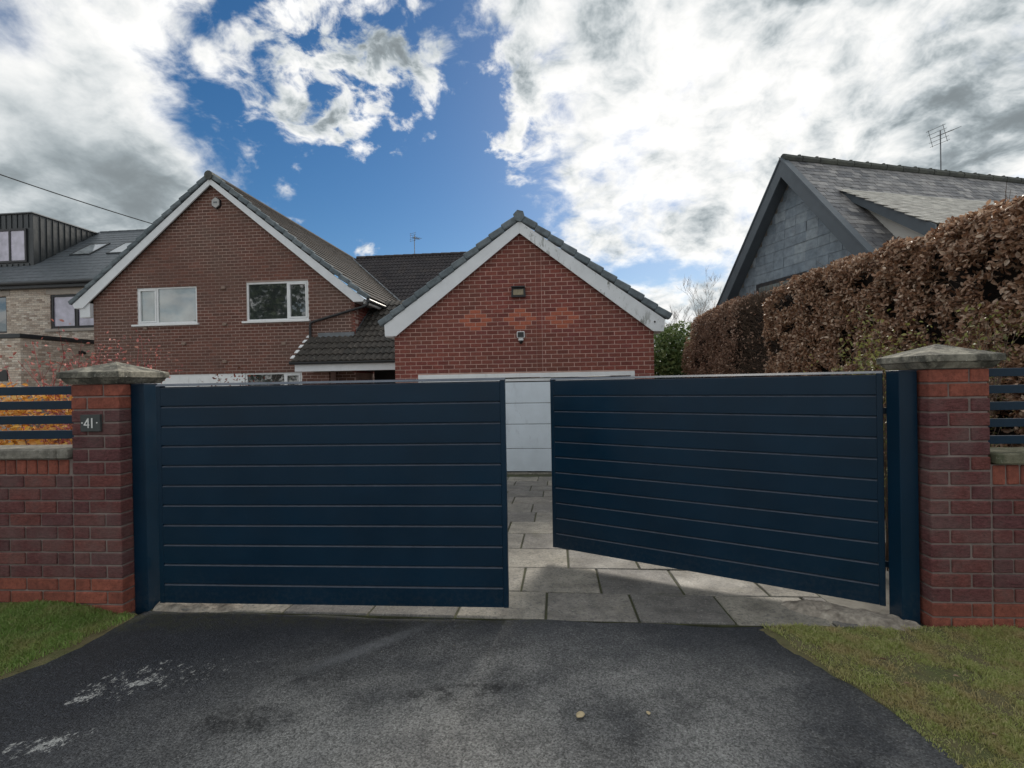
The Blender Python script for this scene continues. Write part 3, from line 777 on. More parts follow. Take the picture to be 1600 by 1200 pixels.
def slats(x0, x1, zs, h, label, posts):
    t = thing('slat_screen', BF, label, 'fence', 'slat screens on the garden walls')
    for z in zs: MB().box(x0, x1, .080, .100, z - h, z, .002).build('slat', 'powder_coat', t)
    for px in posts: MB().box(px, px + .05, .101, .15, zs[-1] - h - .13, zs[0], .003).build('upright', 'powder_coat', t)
    return t
slats(-3.9, -.207, [1.558, 1.456, 1.354, 1.250], .060, 'four dark horizontal slats in front of the golden shrub', [-1.9, -3.8])
slats(5.651, 8.6, [1.562, 1.459, 1.357, 1.254, 1.150], .051, 'five dark horizontal slats in front of the hedge', [7.0, 8.5])

# ================================================================== HOUSES
def lay_bricks(spans, z0, z1, L, h, depth, mat, phase=0.0, ch=.003, j=J, y=0.0, M0=None, flip=False):
    """spans(z) -> list of (xa, xb) where brickwork stands at height z; mat(x, z, row) -> material name"""
    items = []; r = 0; z = z1 - h
    while z > z0 - h * .5:
        for (xa, xb) in spans(z + h / 2):
            k = math.floor((xa - phase) / L) - 1; x = phase + k * L + (L / 2 if r % 2 else 0)
            while x < xb:
                a, b = max(x + j / 2, xa), min(x + L - j / 2, xb)
                if b - a > .03:
                    w = round(b - a, 2) if b - a < L - j - .002 else L - j
                    me = boxmesh('brick', w, depth, h - j, ch, mat((a + b) / 2, z + h / 2, r))
                    M = Matrix.Translation(((a + b) / 2, y + depth / 2 + random.uniform(-.002, .001), z + h / 2)) @ Euler((random.uniform(-.006, .006), 0, random.uniform(-.006, .006))).to_matrix().to_4x4()
                    items.append((me, M0 @ M if M0 is not None else M))
                x += L
        z -= h; r += 1
    return items
def cut(spans_list, openings, z):
    out = []
    for (a, b) in spans_list:
        seg = [(a, b)]
        for (x0, x1, z0, z1) in openings:
            if z0 < z < z1:
                new = []
                for (p, q) in seg:
                    if x1 <= p or x0 >= q: new.append((p, q)); continue
                    if x0 > p: new.append((p, x0))
                    if x1 < q: new.append((x1, q))
                seg = new
        out += seg
    return out
def wall_body(mb, edges, zs, openings, y0, y1):
    """edges(z) -> (xa, xb); solid wall made of bands between the heights in zs, with openings left out"""
    zz = sorted(set(zs) | {o[2] for o in openings} | {o[3] for o in openings})
    for a, b in zip(zz, zz[1:]):
        la, ra = edges(a); lb, rb = edges(b)
        segs = cut([(min(la, lb), max(ra, rb))], openings, (a + b) / 2)
        for (p, q) in segs:
            pa = la if p == min(la, lb) else p; pb = lb if p == min(la, lb) else p
            qa = ra if q == max(ra, rb) else q; qb = rb if q == max(ra, rb) else q
            poly = [(pa, a), (qa, a), (qb, b), (pb, b)]
            if abs(qb - pb) < 1e-3: poly = poly[:2] + [(qb, b)]
            mb.prism(poly, y0, y1)
    return mb
def window(root, x0, x1, z0, z1, lights, mats, sill=None, y=.03, fw=.055, frame_mat='white_upvc'):
    """lights: (xa, xb, opener?, glass material)"""
    f = MB(); d = .07
    f.box(x0, x1, y, y + d, z1 - fw, z1).box(x0, x1, y, y + d, z0, z0 + fw).box(x0, x0 + fw, y + .001, y + d, z0 + fw, z1 - fw).box(x1 - fw, x1, y + .001, y + d, z0 + fw, z1 - fw)
    for (xa, xb, op, gm) in lights[1:]: f.box(xa - fw / 2, xa + fw / 2, y + .001, y + d, z0 + fw, z1 - fw)
    w = f.build('window', frame_mat, root)
    for i, (xa, xb, op, gm) in enumerate(lights):
        a = xa + (fw if i == 0 else fw / 2); b = xb - (fw if i == len(lights) - 1 else fw / 2); za, zb = z0 + fw, z1 - fw
        if op:
            s = MB(); g = .045; ya = y - .012
            s.box(a + .004, b - .004, ya, ya + .05, zb - g, zb - .004).box(a + .004, b - .004, ya, ya + .05, za + .004, za + g).box(a + .004, a + g, ya + .001, ya + .05, za + g, zb - g).box(b - g, b - .004, ya + .001, ya + .05, za + g, zb - g)
            s.build('casement', frame_mat, w); a, b, za, zb = a + g, b - g, za + g, zb - g
        MB().box(a - .004, b + .004, y + .03, y + .036, za - .004, zb + .004, .001).build('pane', gm, w)
    if sill:
        MB().box(sill[0], sill[1], y - .11, y + .06, z0 - .055, z0 - .002, .006).build('sill', frame_mat, w)
    return w
def verge_run(root, A, B, step, wd, hgt, y0, mat, name='verge_tile'):
    """lapped verge units from A (eave) up to B (ridge); A, B = (x, z) of the lower outer edge line"""
    ax, az_ = A; bx, bz = B; L = math.hypot(bx - ax, bz - az_); n = max(1, round(L / step)); ang = math.atan2(bz - az_, bx - ax); st = L / n
    flip = bx < ax
    V, Fs = cbox(st + .004, wd, hgt, .020); me = mesh_from(name, V, Fs, mat)
    for i in range(n):
        s = (i + .5) * st; c = Vector((ax + (bx - ax) * s / L, y0 + wd / 2, az_ + (bz - az_) * s / L)); nrm = Vector((-math.sin(ang), 0, math.cos(ang))) * (-1 if flip else 1)
        c = c + nrm * (hgt / 2 + random.uniform(-.004, .004)); tilt = -.10 * (-1 if flip else 1)
        M = Matrix.Translation(c) @ Matrix.Rotation(-(ang + tilt + random.uniform(-.008, .008)), 4, 'Y')
        link(bpy.data.objects.new(name, me), root, M)
def board_run(root, pts, y0, y1, mat, name):
    return MB().prism(pts, y0, y1).build(name, mat, root)
def pantile(w, l, mat, rolls=2, amp=.032, name='roof_tile', t=.018, seg=5):
    """profiled tile: x across, y up the slope, z out of it"""
    n = rolls * seg; V = []; Fs = []
    prof = []
    for i in range(n + 1):
        u = i / n; ph = (u * rolls) % 1.0; zz = amp * max(0, math.sin(ph * math.pi * 1.0)) ** 1.5 if i < n else 0
        prof.append(((u - .5) * w, zz))
    for (y, lift) in ((-l / 2, t), (l / 2, 0.0)):
        for (x, z) in prof: V.append((x, y, z + lift + .004))
    for (x, z) in prof: V.append((x, -l / 2, z + .002 - .004))
    m = n + 1
    for i in range(n):
        Fs.append([i, i + 1, m + i + 1, m + i]); Fs.append([i + 1, i, 2 * m + i, 2 * m + i + 1])
    return mesh_from(name, V, Fs, mat)
def flat_tile(w, l, t, mat, name='roof_tile', c=.004):
    V, Fs = cbox(w, l, t, c); return mesh_from(name, V, Fs, mat)
def plane_matrix(origin, across, up):
    a = Vector(across).normalized(); u = Vector(up).normalized(); n = a.cross(u)
    return Matrix(((a.x, u.x, n.x, origin[0]), (a.y, u.y, n.y, origin[1]), (a.z, u.z, n.z, origin[2]), (0, 0, 0, 1)))
def tile_items(PM, W_, Ls, gauge, tw, me_list, lap_tilt, inside=None, stagger=False, lift=.01, jit=.003):
    items = []; rows_ = int(math.ceil(Ls / gauge))
    for r in range(rows_):
        v = gauge * (r + .5); off = (tw / 2 if (stagger and r % 2) else 0); n = int(math.ceil(W_ / tw)) + 1
        for k in range(n):
            u = tw * (k + .5) - off
            if u < -.01 or u > W_ + .01: continue
            if inside and not inside(u, v): continue
            M = PM @ Matrix.Translation((u + random.uniform(-jit, jit), v, lift + random.uniform(-jit, jit) * .6)) @ Matrix.Rotation(lap_tilt + random.uniform(-.004, .004), 4, 'X') @ Matrix.Rotation(random.uniform(-.01, .01), 4, 'Z')
            items.append((random.choice(me_list), M))
    return items
UP = Vector((0, 0, 1))
def hf(x, y, rz=HY): return frame(x, y, 0, -R(rz))

# ------------------------------------------------------------------ garage
GM = hf(.2675, 10.30)
gar = thing('brick_garage', GM, 'red brick garage with a pointed gable and three orange brick diamonds', 'garage')
GA, GZ0, GE = -.05, -.42, 2.50              # gable axis, foot, eaves height of the brickwork
gl, gr = -2.78, 2.65
def g_edges(z):
    if z <= 2.55: return gl, gr
    k = (z - 2.55) / (4.72 - 2.55); return gl + (GA - gl) * k, gr + (GA - gr) * k
g_open = [(-2.28, 2.26, -1, 1.715)]
wall = wall_body(MB(), g_edges, [GZ0, 2.55, 4.70], g_open, .008, .225)
wall.box(gl + .002, gl + .23, .226, 6.5, GZ0, 2.55).box(gr - .23, gr - .002, .226, 6.5, GZ0, 2.55)
wall = wall.build('wall', 'mortar_garage', gar)
def g_mat(x, z, r):
    row = round((g_top - .044 - z) / .0885)
    for c in (-1.02, -.07, .80):
        dr = row - g_dia; dxx = abs(x - c)
        lim = {0: .30, 1: .20, 2: .10}.get(abs(dr))
        if lim and dxx < lim and not (dr == 0 and dxx < .10) and not .26 < x < .38: return 'brick_diamond'
    return 'brick_garage'
g_top = 4.66; g_dia = round((g_top - .044 - 2.835) / .0885)
def g_spans(z): return cut([g_edges(z)], g_open, z)
def gs_left(z): return [(a, min(b, .26)) for a, b in g_spans(z) if a < .26]
def gs_mid(z): return [(.268, .375)] if any(a < .2 and b > .4 for a, b in g_spans(z)) else []
def gs_right(z): return [(max(a, .385), b) for a, b in g_spans(z) if b > .385]
ph = -1.02 - .236 / 2 + (.236 / 2 if g_dia % 2 else 0)
items = lay_bricks(gs_left, -.4, g_top, .236, .0885, .10, g_mat, ph, j=.014)
items += lay_bricks(gs_mid, -.4, g_top, 2.0, .0885, .10, g_mat, -.5)
items += lay_bricks(gs_right, -.4, g_top, .236, .0885, .10, g_mat, .80 - .118 + (.118 if g_dia % 2 else 0), j=.014)
pieces(wall, 'brick', items, 'bricks_beyond', 300, seen=lambda p, q: q[1] < 590 and p.z > 1.6)
# white boards on the gable, with flaking paint on one side
def rake(A, B, w):
    dx_, dz_ = B[0] - A[0], B[1] - A[1]; L = math.hypot(dx_, dz_); return (dx_ / L, dz_ / L)
yb0, yb1 = -.10, -.065
board_run(gar, [(-2.955, 2.55), (-2.715, 2.55), (GA, 4.612), (GA, 4.86), (-2.965, 2.79)], yb0, yb1, 'white_board', 'barge_board')
board_run(gar, [(GA + .002, 4.612), (2.615, 2.515), (2.83, 2.50), (2.86, 2.74), (GA + .002, 4.86)], yb0, yb1, 'white_flaking', 'barge_board')
for s, xe, ze in ((-1, -2.955, 2.53), (1, 2.83, 2.50)):   # box ends under the verges
    a, b = sorted((xe, gl + .001 if s < 0 else gr - .001)); MB().box(a + .002, b - .002, yb1 + .001, .6, ze + .004, ze + .20).build('soffit_box', 'white_board', gar)
verge_run(gar, (-3.03, 2.745), (GA - .04, 4.855), .33, .17, .135, -.135, 'verge_grey')
verge_run(gar, (2.925, 2.72), (GA + .04, 4.855), .33, .17, .135, -.135, 'verge_grey')
MB().tube([(GA, -.15, 4.955), (GA, .30, 4.955)], [.125, .125], 6).build('ridge_tile', 'verge_grey', gar)
# roof slopes with stepped courses
for s, xe, ze in ((-1, -3.03, 2.80), (1, 2.93, 2.78)):
    rf = MB(); up = Vector((GA - xe, 0, 4.93 - ze)); PM = plane_matrix((xe, 6.5 if s < 0 else -.02, ze), (0, -s * -1 if False else (-1 if s < 0 else 1), 0), up); L = up.length; n = 11
    for i in range(n): rf.box(0, 6.5, L * i / n, L * (i + 1) / n + .02, -.02 , .028, .003, PM @ Matrix.Translation((0, 0, 0)) @ Matrix.Rotation(-.03, 4, 'X'))
    rf.build('roof_slope', 'tile_brown', gar)
MB().tube([(2.655, yb0 - .006, 2.695), (2.655, yb0 + .02, 2.695)], .034, 14).build('vent_cover', 'white_upvc', gar)
MB().tube([(2.655, yb0 - .009, 2.695), (2.655, yb0 - .003, 2.695)], .021, 12).build('vent_hole', 'plastic_black', gar)
# up-and-over door: frame, four panels
fr = MB().box(-2.28, 2.26, -.002, .10, 1.625, 1.712).box(-2.28, -2.20, .0, .10, -.41, 1.624).box(2.18, 2.26, .0, .10, -.41, 1.624).build('door_frame', 'white_upvc', gar)
MB().box(-2.20, 2.18, .035, .09, 1.545, 1.60, .004).build('door_head', 'white_upvc', gar)
dz_ = [1.528, 1.083, .641, .128, -.355]
dr = MB().box(-2.19, 2.17, .062, .075, -.355, 1.530, .001).build('garage_door', 'frame_dark', gar)
for a, b in zip(dz_, dz_[1:]): MB().box(-2.19, 2.17, .045, .061, b + .006, a - .004, .005).build('door_panel', 'white_door', dr)
MB().box(-2.28, 2.26, -.03, .14, -.47, -.375, .006).build('threshold', 'coping_stone', gar)
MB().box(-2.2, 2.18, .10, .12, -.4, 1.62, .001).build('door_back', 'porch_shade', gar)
# lamps on the gable
t = thing('floodlight', GM @ Matrix.Translation((-.095, 0, 3.395)), 'old black bulkhead floodlight above the middle brick diamond', 'light')
MB().prism([(-.15, -.10), (.15, -.10), (.14, .10), (-.14, .10)], -.09, -.012).build('housing', 'plastic_black', t)
MB().box(-.145, .145, -.16, -.085, .085, .115, .006).build('hood', 'plastic_black', t)
MB().box(-.105, .105, -.100, -.091, -.062, .055, .004).build('lens', 'lens_tan', t)
MB().box(-.05, .05, -.011, -.002, -.05, .05, .002).build('bracket', 'plastic_black', t)
t = thing('security_light', GM @ Matrix.Translation((-.062, 0, 2.455)), 'small black and white security lamp below the middle brick diamond', 'light')
MB().box(-.082, .082, -.075, -.040, -.01, .125, .012).build('surround', 'white_upvc', t)
MB().box(-.064, .064, -.084, -.076, .006, .110, .006).build('lamp_face', 'plastic_black', t)
MB().box(-.052, .052, -.060, -.002, -.070, -.011, .012).build('body', 'white_upvc', t)
MB().tube([(0, -.045, -.135), (0, -.045, -.10), (0, -.045, -.072)], [.014, .040, .046], 12).build('sensor', 'plastic_black', t)

# ------------------------------------------------------------------ the house
HM = hf(-8.69, 14.30)
hou = thing('brick_house', HM, 'two storey brown brick house with a white trimmed gable', 'house')
HA, hl, hr, HZ = .15, -3.73, 4.31, -.45
def h_edges(z):
    a = hl if z <= 4.17 else hl + (HA - hl) * (z - 4.17) / (7.43 - 4.17)
    b = hr if z <= 3.96 else hr + (HA - hr) * (z - 3.96) / (7.43 - 3.96)
    return a, b
h_open = [(-2.33, -.435, 3.41, 4.50), (1.085, 2.96, 3.41, 4.53), (-2.6, 2.72, .3, 1.93)]
wall = wall_body(MB(), h_edges, [HZ, 3.96, 4.17, 7.43], h_open, .008, .26)
wall.box(hl + .002, hl + .25, .261, 10, HZ, 3.95).box(hr - .25, hr - .008, .261, 10, HZ, 3.95)
wall = wall.build('wall', 'mortar_house', hou)
items = lay_bricks(lambda z: cut([h_edges(z)], h_open, z), 1.5, 7.40, .236, .0885, .10, lambda x, z, r: 'brick_house', .03, j=.017)
SM = Matrix.Translation((hr, 0, 0)) @ Matrix.Rotation(math.pi / 2, 4, 'Z')
items += lay_bricks(lambda z: [(.0, 1.6)], 1.9, 3.90, .236, .0885, .10, lambda x, z, r: 'brick_garage', .06, M0=SM)
pieces(wall, 'brick', items, 'bricks_beyond', 300, seen=lambda p, q: q[1] < 585)
for k, (sx, sz) in enumerate([(.415, 4.40), (.432, 3.345), (-.851, 2.82), (-2.076, 2.27), (.409, 2.27), (-2.05, 3.30), (2.15, 3.33), (2.2, 2.75), (-3.4, 2.15)]):
    MB().box(sx - .06, sx + .06, -.055 if k < 6 else -.03, .01, sz - .04, sz + .04, .008).build('projecting_stub', 'stub_brick', hou)
window(hou, -2.33, -.435, 3.41, 4.50, [(-2.33, -1.70, True, 'glass_curtain'), (-1.70, -.435, False, 'glass_curtain')], None, (-2.45, -.36))
window(hou, 1.085, 2.96, 3.41, 4.53, [(1.085, 2.33, False, 'glass_dark'), (2.33, 2.96, True, 'glass_dark')], None, (.985, 3.01))
window(hou, 1.0, 2.72, .6, 1.93, [(1.0, 2.2, False, 'glass_dark'), (2.2, 2.72, True, 'glass_dark')], None, None)
MB().box(-2.6, .99, .02, .09, .3, 1.93, .004).build('white_panel', 'white_upvc', hou)
MB().box(1.0, 2.72, .02, .1, .28, .6, .004).build('window_panel', 'white_upvc', hou)
MB().box(-2.6, 2.9, .7, .72, -.3, 4.9, .002).build('inner_wall', 'interior', hou)
yb0, yb1 = -.15, -.11
board_run(hou, [(-4.19, 3.93), (-3.93, 3.93), (HA, 7.345), (HA, 7.52), (-4.25, 4.045)], yb0, yb1, 'white_board', 'barge_board')
board_run(hou, [(HA + .002, 7.345), (4.36, 3.845), (4.62, 3.845), (4.66, 3.92), (HA + .002, 7.52)], yb0, yb1, 'white_board', 'barge_board')
for a, b, z in ((-4.17, hl - .002, 3.79), (hr + .002, 4.58, 3.72)): MB().box(a, b, yb1 + .001, 9.5 if a < 0 else 4.8, z + .13, z + .17).build('soffit', 'white_board', hou)
MB().box(-4.06, hl - .003, -.105, .05, 3.66, 4.08).build('soffit_box', 'white_board', hou)
verge_run(hou, (-4.30, 4.02), (HA - .05, 7.525), .345, .18, .13, -.185, 'verge_grey')
verge_run(hou, (4.72, 3.895), (HA + .05, 7.525), .345, .18, .13, -.185, 'verge_grey')
MB().tube([(HA, -.21, 7.60), (HA, .2, 7.60)], .125, 14).build('ridge_end', 'ridge_clay', hou)
MB().tube([(HA, .2, 7.625), (HA, 9.6, 7.625)], .10, 10).build('ridge', 'tile_brown', hou)
# roof slopes
RZ, REZ = 7.60, 3.98
upL = Vector((HA + 4.42, 0, RZ - REZ)); upR = Vector((HA - 4.72, 0, RZ - REZ))
rb = MB()
rb.raw([(-4.30, -.02, REZ + .095), (HA, -.02, RZ), (HA, 9.6, RZ), (-4.30, 9.6, REZ + .095)], [[0, 1, 2, 3]])
rb.raw([(4.72, -.02, REZ), (HA, -.02, RZ), (HA, 9.6, RZ), (4.72, 9.6, REZ)], [[3, 2, 1, 0]])
rb = rb.build('roof', 'tile_brown', hou)
PMr = plane_matrix((4.72, -.01, REZ), (0, 1, 0), upR)
tl = flat_tile(.322, .345, .034, 'tile_brown', c=.006)
def in_main(u, v): return u < 9.7 - (v - upR.length) * -1 * .785 - (upR.length - v) * 1.57 * .0 and u < 4.85 + v * (4.8 / upR.length)
items = tile_items(PMr, 9.6, upR.length, .315, .33, [tl], -.085, in_main, False, .016, .004)
pieces(rb, 'roof_tile', items, 'tiles_beyond', 300)
# rear wing at right angles, same ridge height
wing = rb
PMw = plane_matrix((HA, 4.87, 3.98), (1, 0, 0), (0, 4.73, RZ - 3.98)); Lw = math.hypot(4.73, RZ - 3.98)
w2 = MB().raw([(HA, 9.6, RZ), (9.0, 9.6, RZ), (9.0, 4.87, 3.98), (4.72, 4.87, 3.98)], [[0, 3, 2, 1]]).raw([(HA, 9.61, RZ), (9.0, 9.61, RZ), (9.0, 14.3, 3.98), (HA, 14.3, 3.98)], [[0, 1, 2, 3]])
w2 = w2.build('rear_roof', 'tile_dark', hou)
pt = pantile(.335, .36, 'tile_dark', 2, .040)
items = tile_items(PMw, 8.85, Lw, .315, .335, [pt], -.02, lambda u, v: u > (Lw - v) * (4.57 / Lw) - .1, False, .012, .002)
pieces(w2, 'roof_tile', items, 'tiles_beyond', 300, seen=lambda p, q: p.x < 7.5)
MB().box(hr - .1, 8.95, 5.2, 14, HZ, 3.95).build('rear_wall', 'brick_house', hou)
for k in range(19):
    MB().tube([(HA + .25 + k * .46, 9.6, 7.63), (HA + .25 + k * .46 + .44, 9.6, 7.625)], [.115, .105], 8).build('ridge_tile', 'tile_dark', hou)
MB().tube([(HA + .05, 9.5, 7.60), (2.4, 7.25, 5.85), (4.75, 4.9, 4.03)], .045, 6).build('valley', 'lead', hou)
# gutter, downpipe
MB().tube([(4.76, -.12, 3.88), (4.76, 4.9, 3.88)], .058, 10).build('gutter', 'gutter_black', hou)
MB().box(4.60, 4.64, -.06, 4.9, 3.80, 3.93).build('fascia', 'white_board', hou)
MB().tube([(4.74, -.08, 3.85), (4.72, -.08, 3.76), (4.62, -.075, 3.72), (3.10, -.075, 3.325), (3.045, -.075, 3.29), (3.035, -.075, 3.2), (3.035, -.075, 2.75)], .036, 10).build('downpipe', 'gutter_black', hou)
# alarm box
t = thing('alarm_box', HM @ Matrix.Translation((.26, 0, 6.845)), 'white hexagonal alarm box under the peak of the house gable', 'alarm')
hexp = [(.125 * math.cos(math.pi / 2 + i * math.pi / 3), .15 * math.sin(math.pi / 2 + i * math.pi / 3)) for i in range(6)]
MB().prism([(x_ * 1.18, z_ * 1.15) for x_, z_ in hexp], -.05, -.002).build('back_plate', 'plastic_black', t)
MB().prism(hexp, -.085, -.051).build('cover', 'alarm_grey', t)
MB().box(-.06, .06, -.088, -.0855, -.02, .03, .001).build('badge', 'metal_grey', t)

# ------------------------------------------------------------------ porch between house and garage
PM0 = hf(-4.422, 12.90)
por = thing('porch', PM0, 'lean-to porch with dark rolled tiles and a white fascia', 'porch')
pl, pr, pz, pk = -1.40, 2.08, 2.19, .735
def pzf(y): return pz + pk * y
rf = MB().raw([(pl, -.02, pz - .03), (pr, -.02, pz - .03), (pr, .98, pzf(.98) - .03), (pl, .98, pzf(.98) - .03)], [[0, 1, 2, 3]]).raw([(-.05, .98, pzf(.98) - .03), (pr, .98, pzf(.98) - .03), (pr, 2.35, pzf(2.35) - .03), (-.05, 2.35, pzf(2.35) - .03)], [[0, 1, 2, 3]]).build('roof', 'tile_porch', por)
ptl = pantile(.325, .37, 'tile_porch', 2, .045, t=.030)
PMp = plane_matrix((pl + .02, -.06, pz - .045), (1, 0, 0), (0, 1, pk)); Lp = 2.42 * math.hypot(1, pk)
items = tile_items(PMp, pr - pl, Lp, .30, .325, [ptl], -.03, lambda u, v: (v < 1.16 or u > 1.36) and u < pr - pl - .1, False, .012, .004)
pieces(rf, 'roof_tile', items, 'tiles_beyond', 300)
for k in range(5):
    y_ = .10 + k * .215; MB().box(pl - .07, pl + .03, y_ - .075, y_ + .075, -.012, .012, .004, Matrix.Translation((0, 0, pzf(y_) + .035)) @ Matrix.Translation((0, y_, 0)) @ Matrix.Rotation(math.atan(pk) - .05, 4, 'X') @ Matrix.Translation((0, -y_, 0))).build('verge_clip', 'white_upvc', por)
MB().box(-1.33, 1.95, .02, .06, 1.905, 2.105, .004).build('fascia', 'white_board', por)
MB().tube([(pl - .02, -.06, 2.135), (pr, -.06, 2.135)], .05, 10).build('gutter', 'gutter_black', por)
MB().box(-1.15, -.08, .955, .985, 2.86, 3.02, .004).build('flashing', 'lead', por)
MB().raw([(-.045, .985, 2.90), (-.045, 2.3, 2.90 + 1.315 * pk), (-.045, 2.3, 3.04 + 1.315 * pk), (-.045, .985, 3.04), (.10, .985, 2.935), (.10, 2.3, 2.935 + 1.315 * pk)], [[0, 1, 2, 3], [0, 4, 5, 1]]).build('step_flashing', 'lead', por)
pier = MB().box(-.96, -.53, .305, .73, -.45, 1.90).build('pier', 'mortar_house', por)
items = lay_bricks(lambda z: [(-.965, -.525)], 1.2, 1.89, .236, .0885, .10, lambda x, z, r: 'brick_house', -.965, y=.298)
pieces(pier, 'brick', items, 'bricks_beyond')
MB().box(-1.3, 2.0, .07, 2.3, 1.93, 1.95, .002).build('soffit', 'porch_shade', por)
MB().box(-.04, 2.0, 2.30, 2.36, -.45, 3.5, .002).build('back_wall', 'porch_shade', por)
dd = MB().box(.9, 1.75, 2.24, 2.295, -.4, 1.72, .004).build('door', 'wood_door', por)
for px in (1.05, 1.40): MB().box(px, px + .24, 2.215, 2.239, .8, 1.6, .004).build('door_panel', 'wood_door', dd)

# ------------------------------------------------------------------ pale brick neighbour
NM = hf(-17.763, 19.0)
nei = thing('pale_brick_house', NM, 'pale brick house with grey slate roof and black clad dormer', 'house')
n_open = [(.03, 2.3, 3.89, 5.225), (-3.6, -1.85, 3.80, 5.24)]
nl, nr = -7.0, 5.2
wall = wall_body(MB(), lambda z: (nl, nr), [-.45, 5.60], n_open, .006, .25)
wall = wall.box(nr - .25, nr, .251, 8, -.45, 5.6).build('wall', 'mortar_pale', nei)
items = lay_bricks(lambda z: cut([(-3.8, 2.6)], n_open, z), 3.0, 5.58, .225, .075, .08, lambda x, z, r: 'brick_pale', .02, j=.012)
pieces(wall, 'brick', items, 'bricks_beyond', 300, seen=lambda p, q: q[0] < 147 and q[1] < 525)
MB().box(-.135, 2.5, -.012, .12, 5.226, 5.43, .004).build('lintel', 'stone_lintel', nei)
MB().box(-3.8, -1.70, -.012, .12, 5.241, 5.43, .004).build('lintel', 'stone_lintel', nei)
MB().box(-.17, 2.5, -.06, .12, 3.78, 3.888, .006).build('sill', 'stone_lintel', nei)
window(nei, .03, 2.3, 3.89, 5.225, [(.03, 1.10, True, 'glass_film'), (1.10, 2.3, True, 'glass_film')], None, None, frame_mat='frame_dark', fw=.06)
window(nei, -3.6, -1.85, 3.80, 5.24, [(-3.6, -2.8, False, 'glass_dark'), (-2.8, -1.85, False, 'glass_dark')], None, None, frame_mat='frame_dark', fw=.06)
MB().tube([(nl, -.27, 5.63), (nr, -.27, 5.63)], .07, 10).build('gutter', 'gutter_black', nei)
MB().box(nl, nr, -.21, -.19, 5.45, 5.66).build('fascia', 'gutter_black', nei)
MB().box(nl, nr, -.189, -.01, 5.44, 5.46).build('soffit', 'gutter_black', nei)
npk = .752
rf = MB().raw([(nl, -.22, 5.60), (nr, -.22, 5.60), (nr, 4.22, 5.60 + 4.44 * npk), (nl, 4.22, 5.60 + 4.44 * npk)], [[0, 1, 2, 3]]).raw([(nl, 8.6, 5.6), (nr, 8.6, 5.6), (nr, 4.23, 8.93), (nl, 4.23, 8.93)], [[3, 2, 1, 0]]).build('roof', 'slate_new', nei)
PMn = plane_matrix((-4.5, -.24, 5.59), (1, 0, 0), (0, 1, npk)); Ln = 4.5 * math.hypot(1, npk)
ft = flat_tile(.325, .36, .012, 'slate_new', c=.002)
items = tile_items(PMn, 8.2, Ln, .30, .33, [ft], -.030, lambda u, v: not (u - 4.5 < -2.1 and v > 1.75), True, .016, .0015)
pieces(rf, 'roof_tile', items, 'tiles_beyond', 300, seen=lambda p, q: q[0] < 240)
for k in range(14): MB().tube([(-2.0 + k * .46, 4.225, 8.955), (-2.0 + k * .46 + .45, 4.225, 8.95)], [.075, .07], 8).build('ridge_tile', 'slate_new', nei)
for (a, b) in ((-1.20, -.25), (.50, 1.45)):     # rooflights
    A = plane_matrix((0, 1.95, 5.6 + (1.95 + .22) * npk), (1, 0, 0), (0, 1, npk))
    s = MB().box(a, b, 0, .06, .0, .075, .004, A).box(a, b, 1.17, 1.25, 0, .075, .004, A).box(a, a + .06, .06, 1.17, 0, .075, .004, A).box(b - .06, b, .06, 1.17, 0, .075, .004, A).build('rooflight', 'cladding_black', nei)
    MB().box(a + .06, b - .06, .06, 1.17, .05, .062, .001, A).build('pane', 'glass_rooflight', s)
# dormer
dr_ = -2.06; dy, dt = 1.22, 8.86
d = MB().box(-6.5, dr_, dy, 4.4, 6.2, dt, .01).build('dormer', 'cladding_black', nei)
for k in range(17):
    sx = dr_ - .20 - k * .26
    if -4.05 < sx < -2.25: spans = ((6.55, 6.80), (8.28, dt - .02))
    else: spans = ((6.55, dt - .02),)
    for a, b in spans: MB().box(sx - .012, sx + .012, dy - .028, dy - .001, a, b, .002).build('seam', 'cladding_black', d)
for k in range(11):
    sy = dy + .29 + k * .26; zb = 5.6 + (sy + .22) * npk
    if zb < dt - .1: MB().box(dr_ + .001, dr_ + .028, sy - .012, sy + .012, zb, dt - .02, .002).build('seam', 'cladding_black', d)
MB().box(-6.5, dr_ + .06, dy - .07, 4.42, dt, dt + .05, .006).build('dormer_roof', 'metal_grey', d)
A = NM
dw = window(nei, -4.0, -2.33, 6.85, 8.25, [(-4.0, -3.10, False, 'glass_film'), (-3.10, -2.33, False, 'glass_film')], None, None, y=dy - .055, fw=.085, frame_mat='frame_dark')
# side extension with a flat roof
ext = thing('flat_roofed_extension', hf(-15.437, 15.50), 'pale brick flat roofed extension beside the brown brick house', 'extension')
wb = MB().box(-4.5, -.008, .008, 3.4, -.45, 3.20).build('wall', 'mortar_pale', ext)
items = lay_bricks(lambda z: [(-1.6, -.001)], 1.2, 3.19, .225, .075, .08, lambda x, z, r: 'brick_pale', .02, j=.012)
SE = Matrix.Translation((0, 0, 0)) @ Matrix.Rotation(math.pi / 2, 4, 'Z')
items += lay_bricks(lambda z: [(.0, 3.38)], 1.2, 3.19, .225, .075, .08, lambda x, z, r: 'brick_pale', .09, j=.012, M0=SE)
pieces(wb, 'brick', items, 'bricks_beyond', 300, seen=lambda p, q: q[1] < 600 and q[0] < 147)
MB().box(-4.5, .05, -.05, 3.42, 3.20, 3.33, .006).build('roof_edge', 'gutter_black', ext)
MB().box(-.75, -.45, -.03, .007, 1.85, 2.2, .006).build('vent', 'plastic_black', ext)
t = thing('wall_camera', hf(-15.437, 15.50) @ Matrix.Translation((.0, 1.94, 2.84)), 'small black wall lamp on the sunlit side of the pale extension', 'light')
MB().box(.0, .03, -.06, .06, -.06, .06, .006).build('base', 'plastic_black', t)
